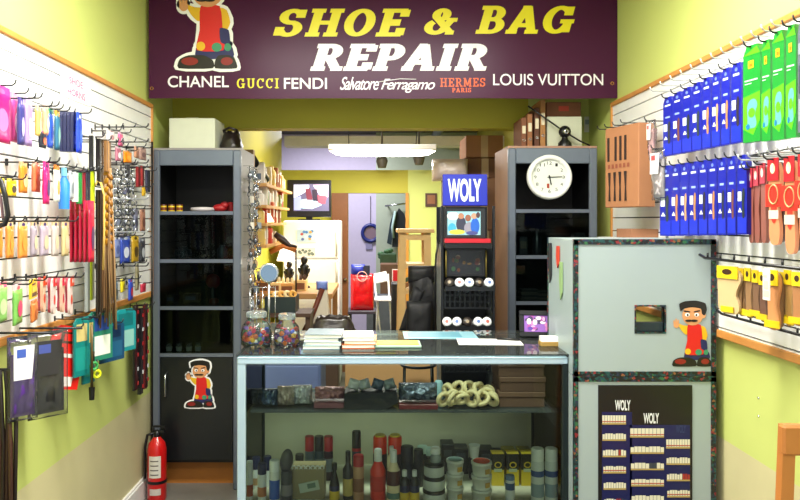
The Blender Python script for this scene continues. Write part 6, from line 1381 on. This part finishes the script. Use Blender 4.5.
# white rack edge of the lower blue row
b = MB(); b.tube([at(667, 163, 2.96), at(667, 238, 2.96)], .006, WHITE, 6); tag(b.build('rack_rod'), 'white upright rod between the first two lower blue packets', 'rod')
# green packs
for i, (x0, x1, yt, yb) in enumerate(((745.5, 764, 45, 142), (763, 775.5, 40, 141), (774, 789, 31, 140), (787.5, 801, 25, 138))):
    t = item('R', x0, x1, yt, yb, 'card', ['#0f8a2c', '#14a034', '#7cf02c'], f'tall green insole pack, {order(i,4)} at the right end of the upper row', 'packet', 'green_packet', d=.2, th=.022, hk='green', group='green packs', rot=12)
    Z = t.location.y; h = (yb-yt)*Z/F; w = t.children[0].dimensions.x
    for c in list(t.children):
        if c.name.startswith('printed_label'): bpy.data.objects.remove(c)
    q = MB(); y = -.0118; LG = mat('#58e81c', .3, coat=.3)
    flat(q, [(-w*.48, -h*.53), (w*.48, -h*.49), (w*.48, -h*.78), (w*.1, -h*.93), (-w*.48, -h*.86)], y, LG); flat(q, [(-w*.48, -h*.1), (w*.3, -h*.02), (w*.48, -h*.1)], y, LG)
    q.add([(p[0]*.8+w*.02, y-.0004, p[1]*.3-h*.56) for p in foot(w*.8, h, 1)], [list(range(51))], mat('#5aa8a0', .4)); disc(q, w*.02, -h*.7, w*.2, h*.05, y-.0008, LG); disc(q, -w*.2, -h*.84, w*.12, h*.03, y-.0008, mat('#1c70a0', .3))
    rect(q, -w*.2, w*.12, -h*.24, -h*.16, y, mat('#d8b020', .3)); rect(q, -w*.13, w*.06, -h*.225, -h*.19, y-.0003, mat('#a87818', .3)); rect(q, -w*.4, w*.35, -h*.37, -h*.355, y, mat('#b8e8c0', .3)); rect(q, -w*.4, w*.0, -h*.40, -h*.39, y, mat('#b8e8c0', .3))
    q.build('printed_label', t)
item('R', 799, 812, 20, 132, 'card', ['#5a6470', '#8a949c', '#3a4450'], 'grey pack at the right edge beside the green packs', 'packet', 'grey_packet', d=.2, th=.02, hk='green')
# insoles hanging in the second row on the right
for i, (x0, x1, yt, yb) in enumerate(((747, 755, 168, 243), (754, 760, 166, 243), (760, 767, 163, 243), (766, 782, 158, 245), (782, 798, 156, 254), (796, 812, 152, 246))):
    red = i >= 3
    t = item('R', x0, x1, yt, yb, 'insole', ['#d88a60' if red else '#8a5044', '#5c2c28' if not red else '#4a2a26', '#c01c28' if red else '#b83a48', '#d83828', '#f0d8b0'] if red else ['#8a5044', '#5c2c28', '#a83040', '#e8d8d0'], f'{"orange-red faced" if red else "brown leather"} insole pair, {order(i,6)} hanging right of the lower blue packets', 'insole', 'insole_pair', d=.2 if red else .13, th=.026, hk='insole', group='insoles on the right wall', rot=14 if red else 0)
    if red:
        Z = t.location.y; h = (yb-yt)*Z/F; w = .1; q = MB(); 
        q.torus((0, -.002, -h*.42), .028, .003, mat('#d89868', .4), (PI/2, 0, 0), 18, 5, .6, 1); rect(q, -.018, .018, -h*.70, -h*.6, -.0022, mat('#d8c0b4', .4)); rect(q, -.03, .03, -h*.56, -h*.3, -.0016, mat('#d02c20', .4)); q.build('printed_band', t)
# yellow-header packs in the bottom row on the right
yl = [(718, 738, 266, 314, '#cdb184'), (737, 746, 268, 316, '#8c6a48'), (745, 752, 268, 318, '#94704c'), (752, 760, 270, 318, '#7a5a44'), (759, 767, 272, 322, '#6a4a3c'), (766, 780, 270, 330, '#c88a58'), (779, 786, 272, 322, '#5a4030'), (785, 792, 270, 326, '#b89058'), (791, 805, 272, 326, '#a8744c')]
for i, (x0, x1, yt, yb, c) in enumerate(yl):
    t = item('R', x0, x1, yt, yb, 'insole', [c, '#7a5c40', '#e8c818', '#3a2414'], f'{"pale tan" if i==0 else ("orange-tan" if i==5 else "brown")} yellow-header insole pack, {order(i,9)} in the right wall\'s bottom row', 'insole', 'header_insole', d=.17 if i not in (0, 5, 8) else .2, th=.02, hk=None, group='yellow-header insoles', rot=20 if i in (0, 5, 8) else 6)
    b = MB(); Z = t.location.y; h = (yb-yt)*Z/F; b.box((0, -.004, -h*.9), (.05, .004, h*.12), mat('#d8bc18', .4)); b.build('yellow_footer', t)
item('R', 763, 770, 268, 300, 'card', ['#eceae4', '#c8c4b8'], 'white price card hanging among the yellow-header insoles', 'card', 'price_card', d=.23, th=.003)
# black bars of the bottom rack
Xb = XR-.2
def bar(pa, pb, nm, lb, X=Xb, r=.005):
    b = MB(); p0 = (X, X*F/(pa[0]-CX), 0); z0 = wz(pa[1], p0[1]); p1 = (X, X*F/(pb[0]-CX), 0); z1 = wz(pb[1], p1[1])
    b.tube([(X, p0[1]+.04, z0+.01), (X, p0[1], z0), (X, p1[1]-.3, z0)], r, BLACK, 8)
    for q in range(9): y = p0[1]-.02-q*.09; b.tube([(X, y, z0), (X, y, z0+.02)], .004, BLACK, 6)
    tag(b.build(nm), lb, 'rail')
bar((705, 258), (800, 270), 'display_rail', 'black notched rail above the yellow-header insoles')
bar((722, 314), (800, 331), 'display_rail', 'black rail behind the feet of the yellow-header insoles', XR-.06)
# pegs poking out along the top of the right wall
for i in range(13):
    px = 660+i*10.5; X = XR-.15; Z = X*F/(px-CX); hook('R', Z, wz(91-(px-660)*.52, Z), .17, HKW, 'top')
for i in range(6):
    px = 745+i*10; X = XR-.2; Z = X*F/(px-CX); hook('R', Z, wz(160-(px-745)*.2, Z), .2, HKW, 'middle')
# two wall screws
for i, (px, py) in enumerate(((759, 398), (759, 416))):
    Z = XR*F/(px-CX); b = MB(); b.lathe([(.004, 0), (.004, .003), (.002, .004)], CHROME, rot=(0, -PI/2, 0), n=10); tag(b.build('screw'), ('upper screw head in the lime wall above the wooden chair', 'lower screw head in the lime wall above the wooden chair')[i], 'screw', loc=(XR-.0002, Z, wz(py, Z)))
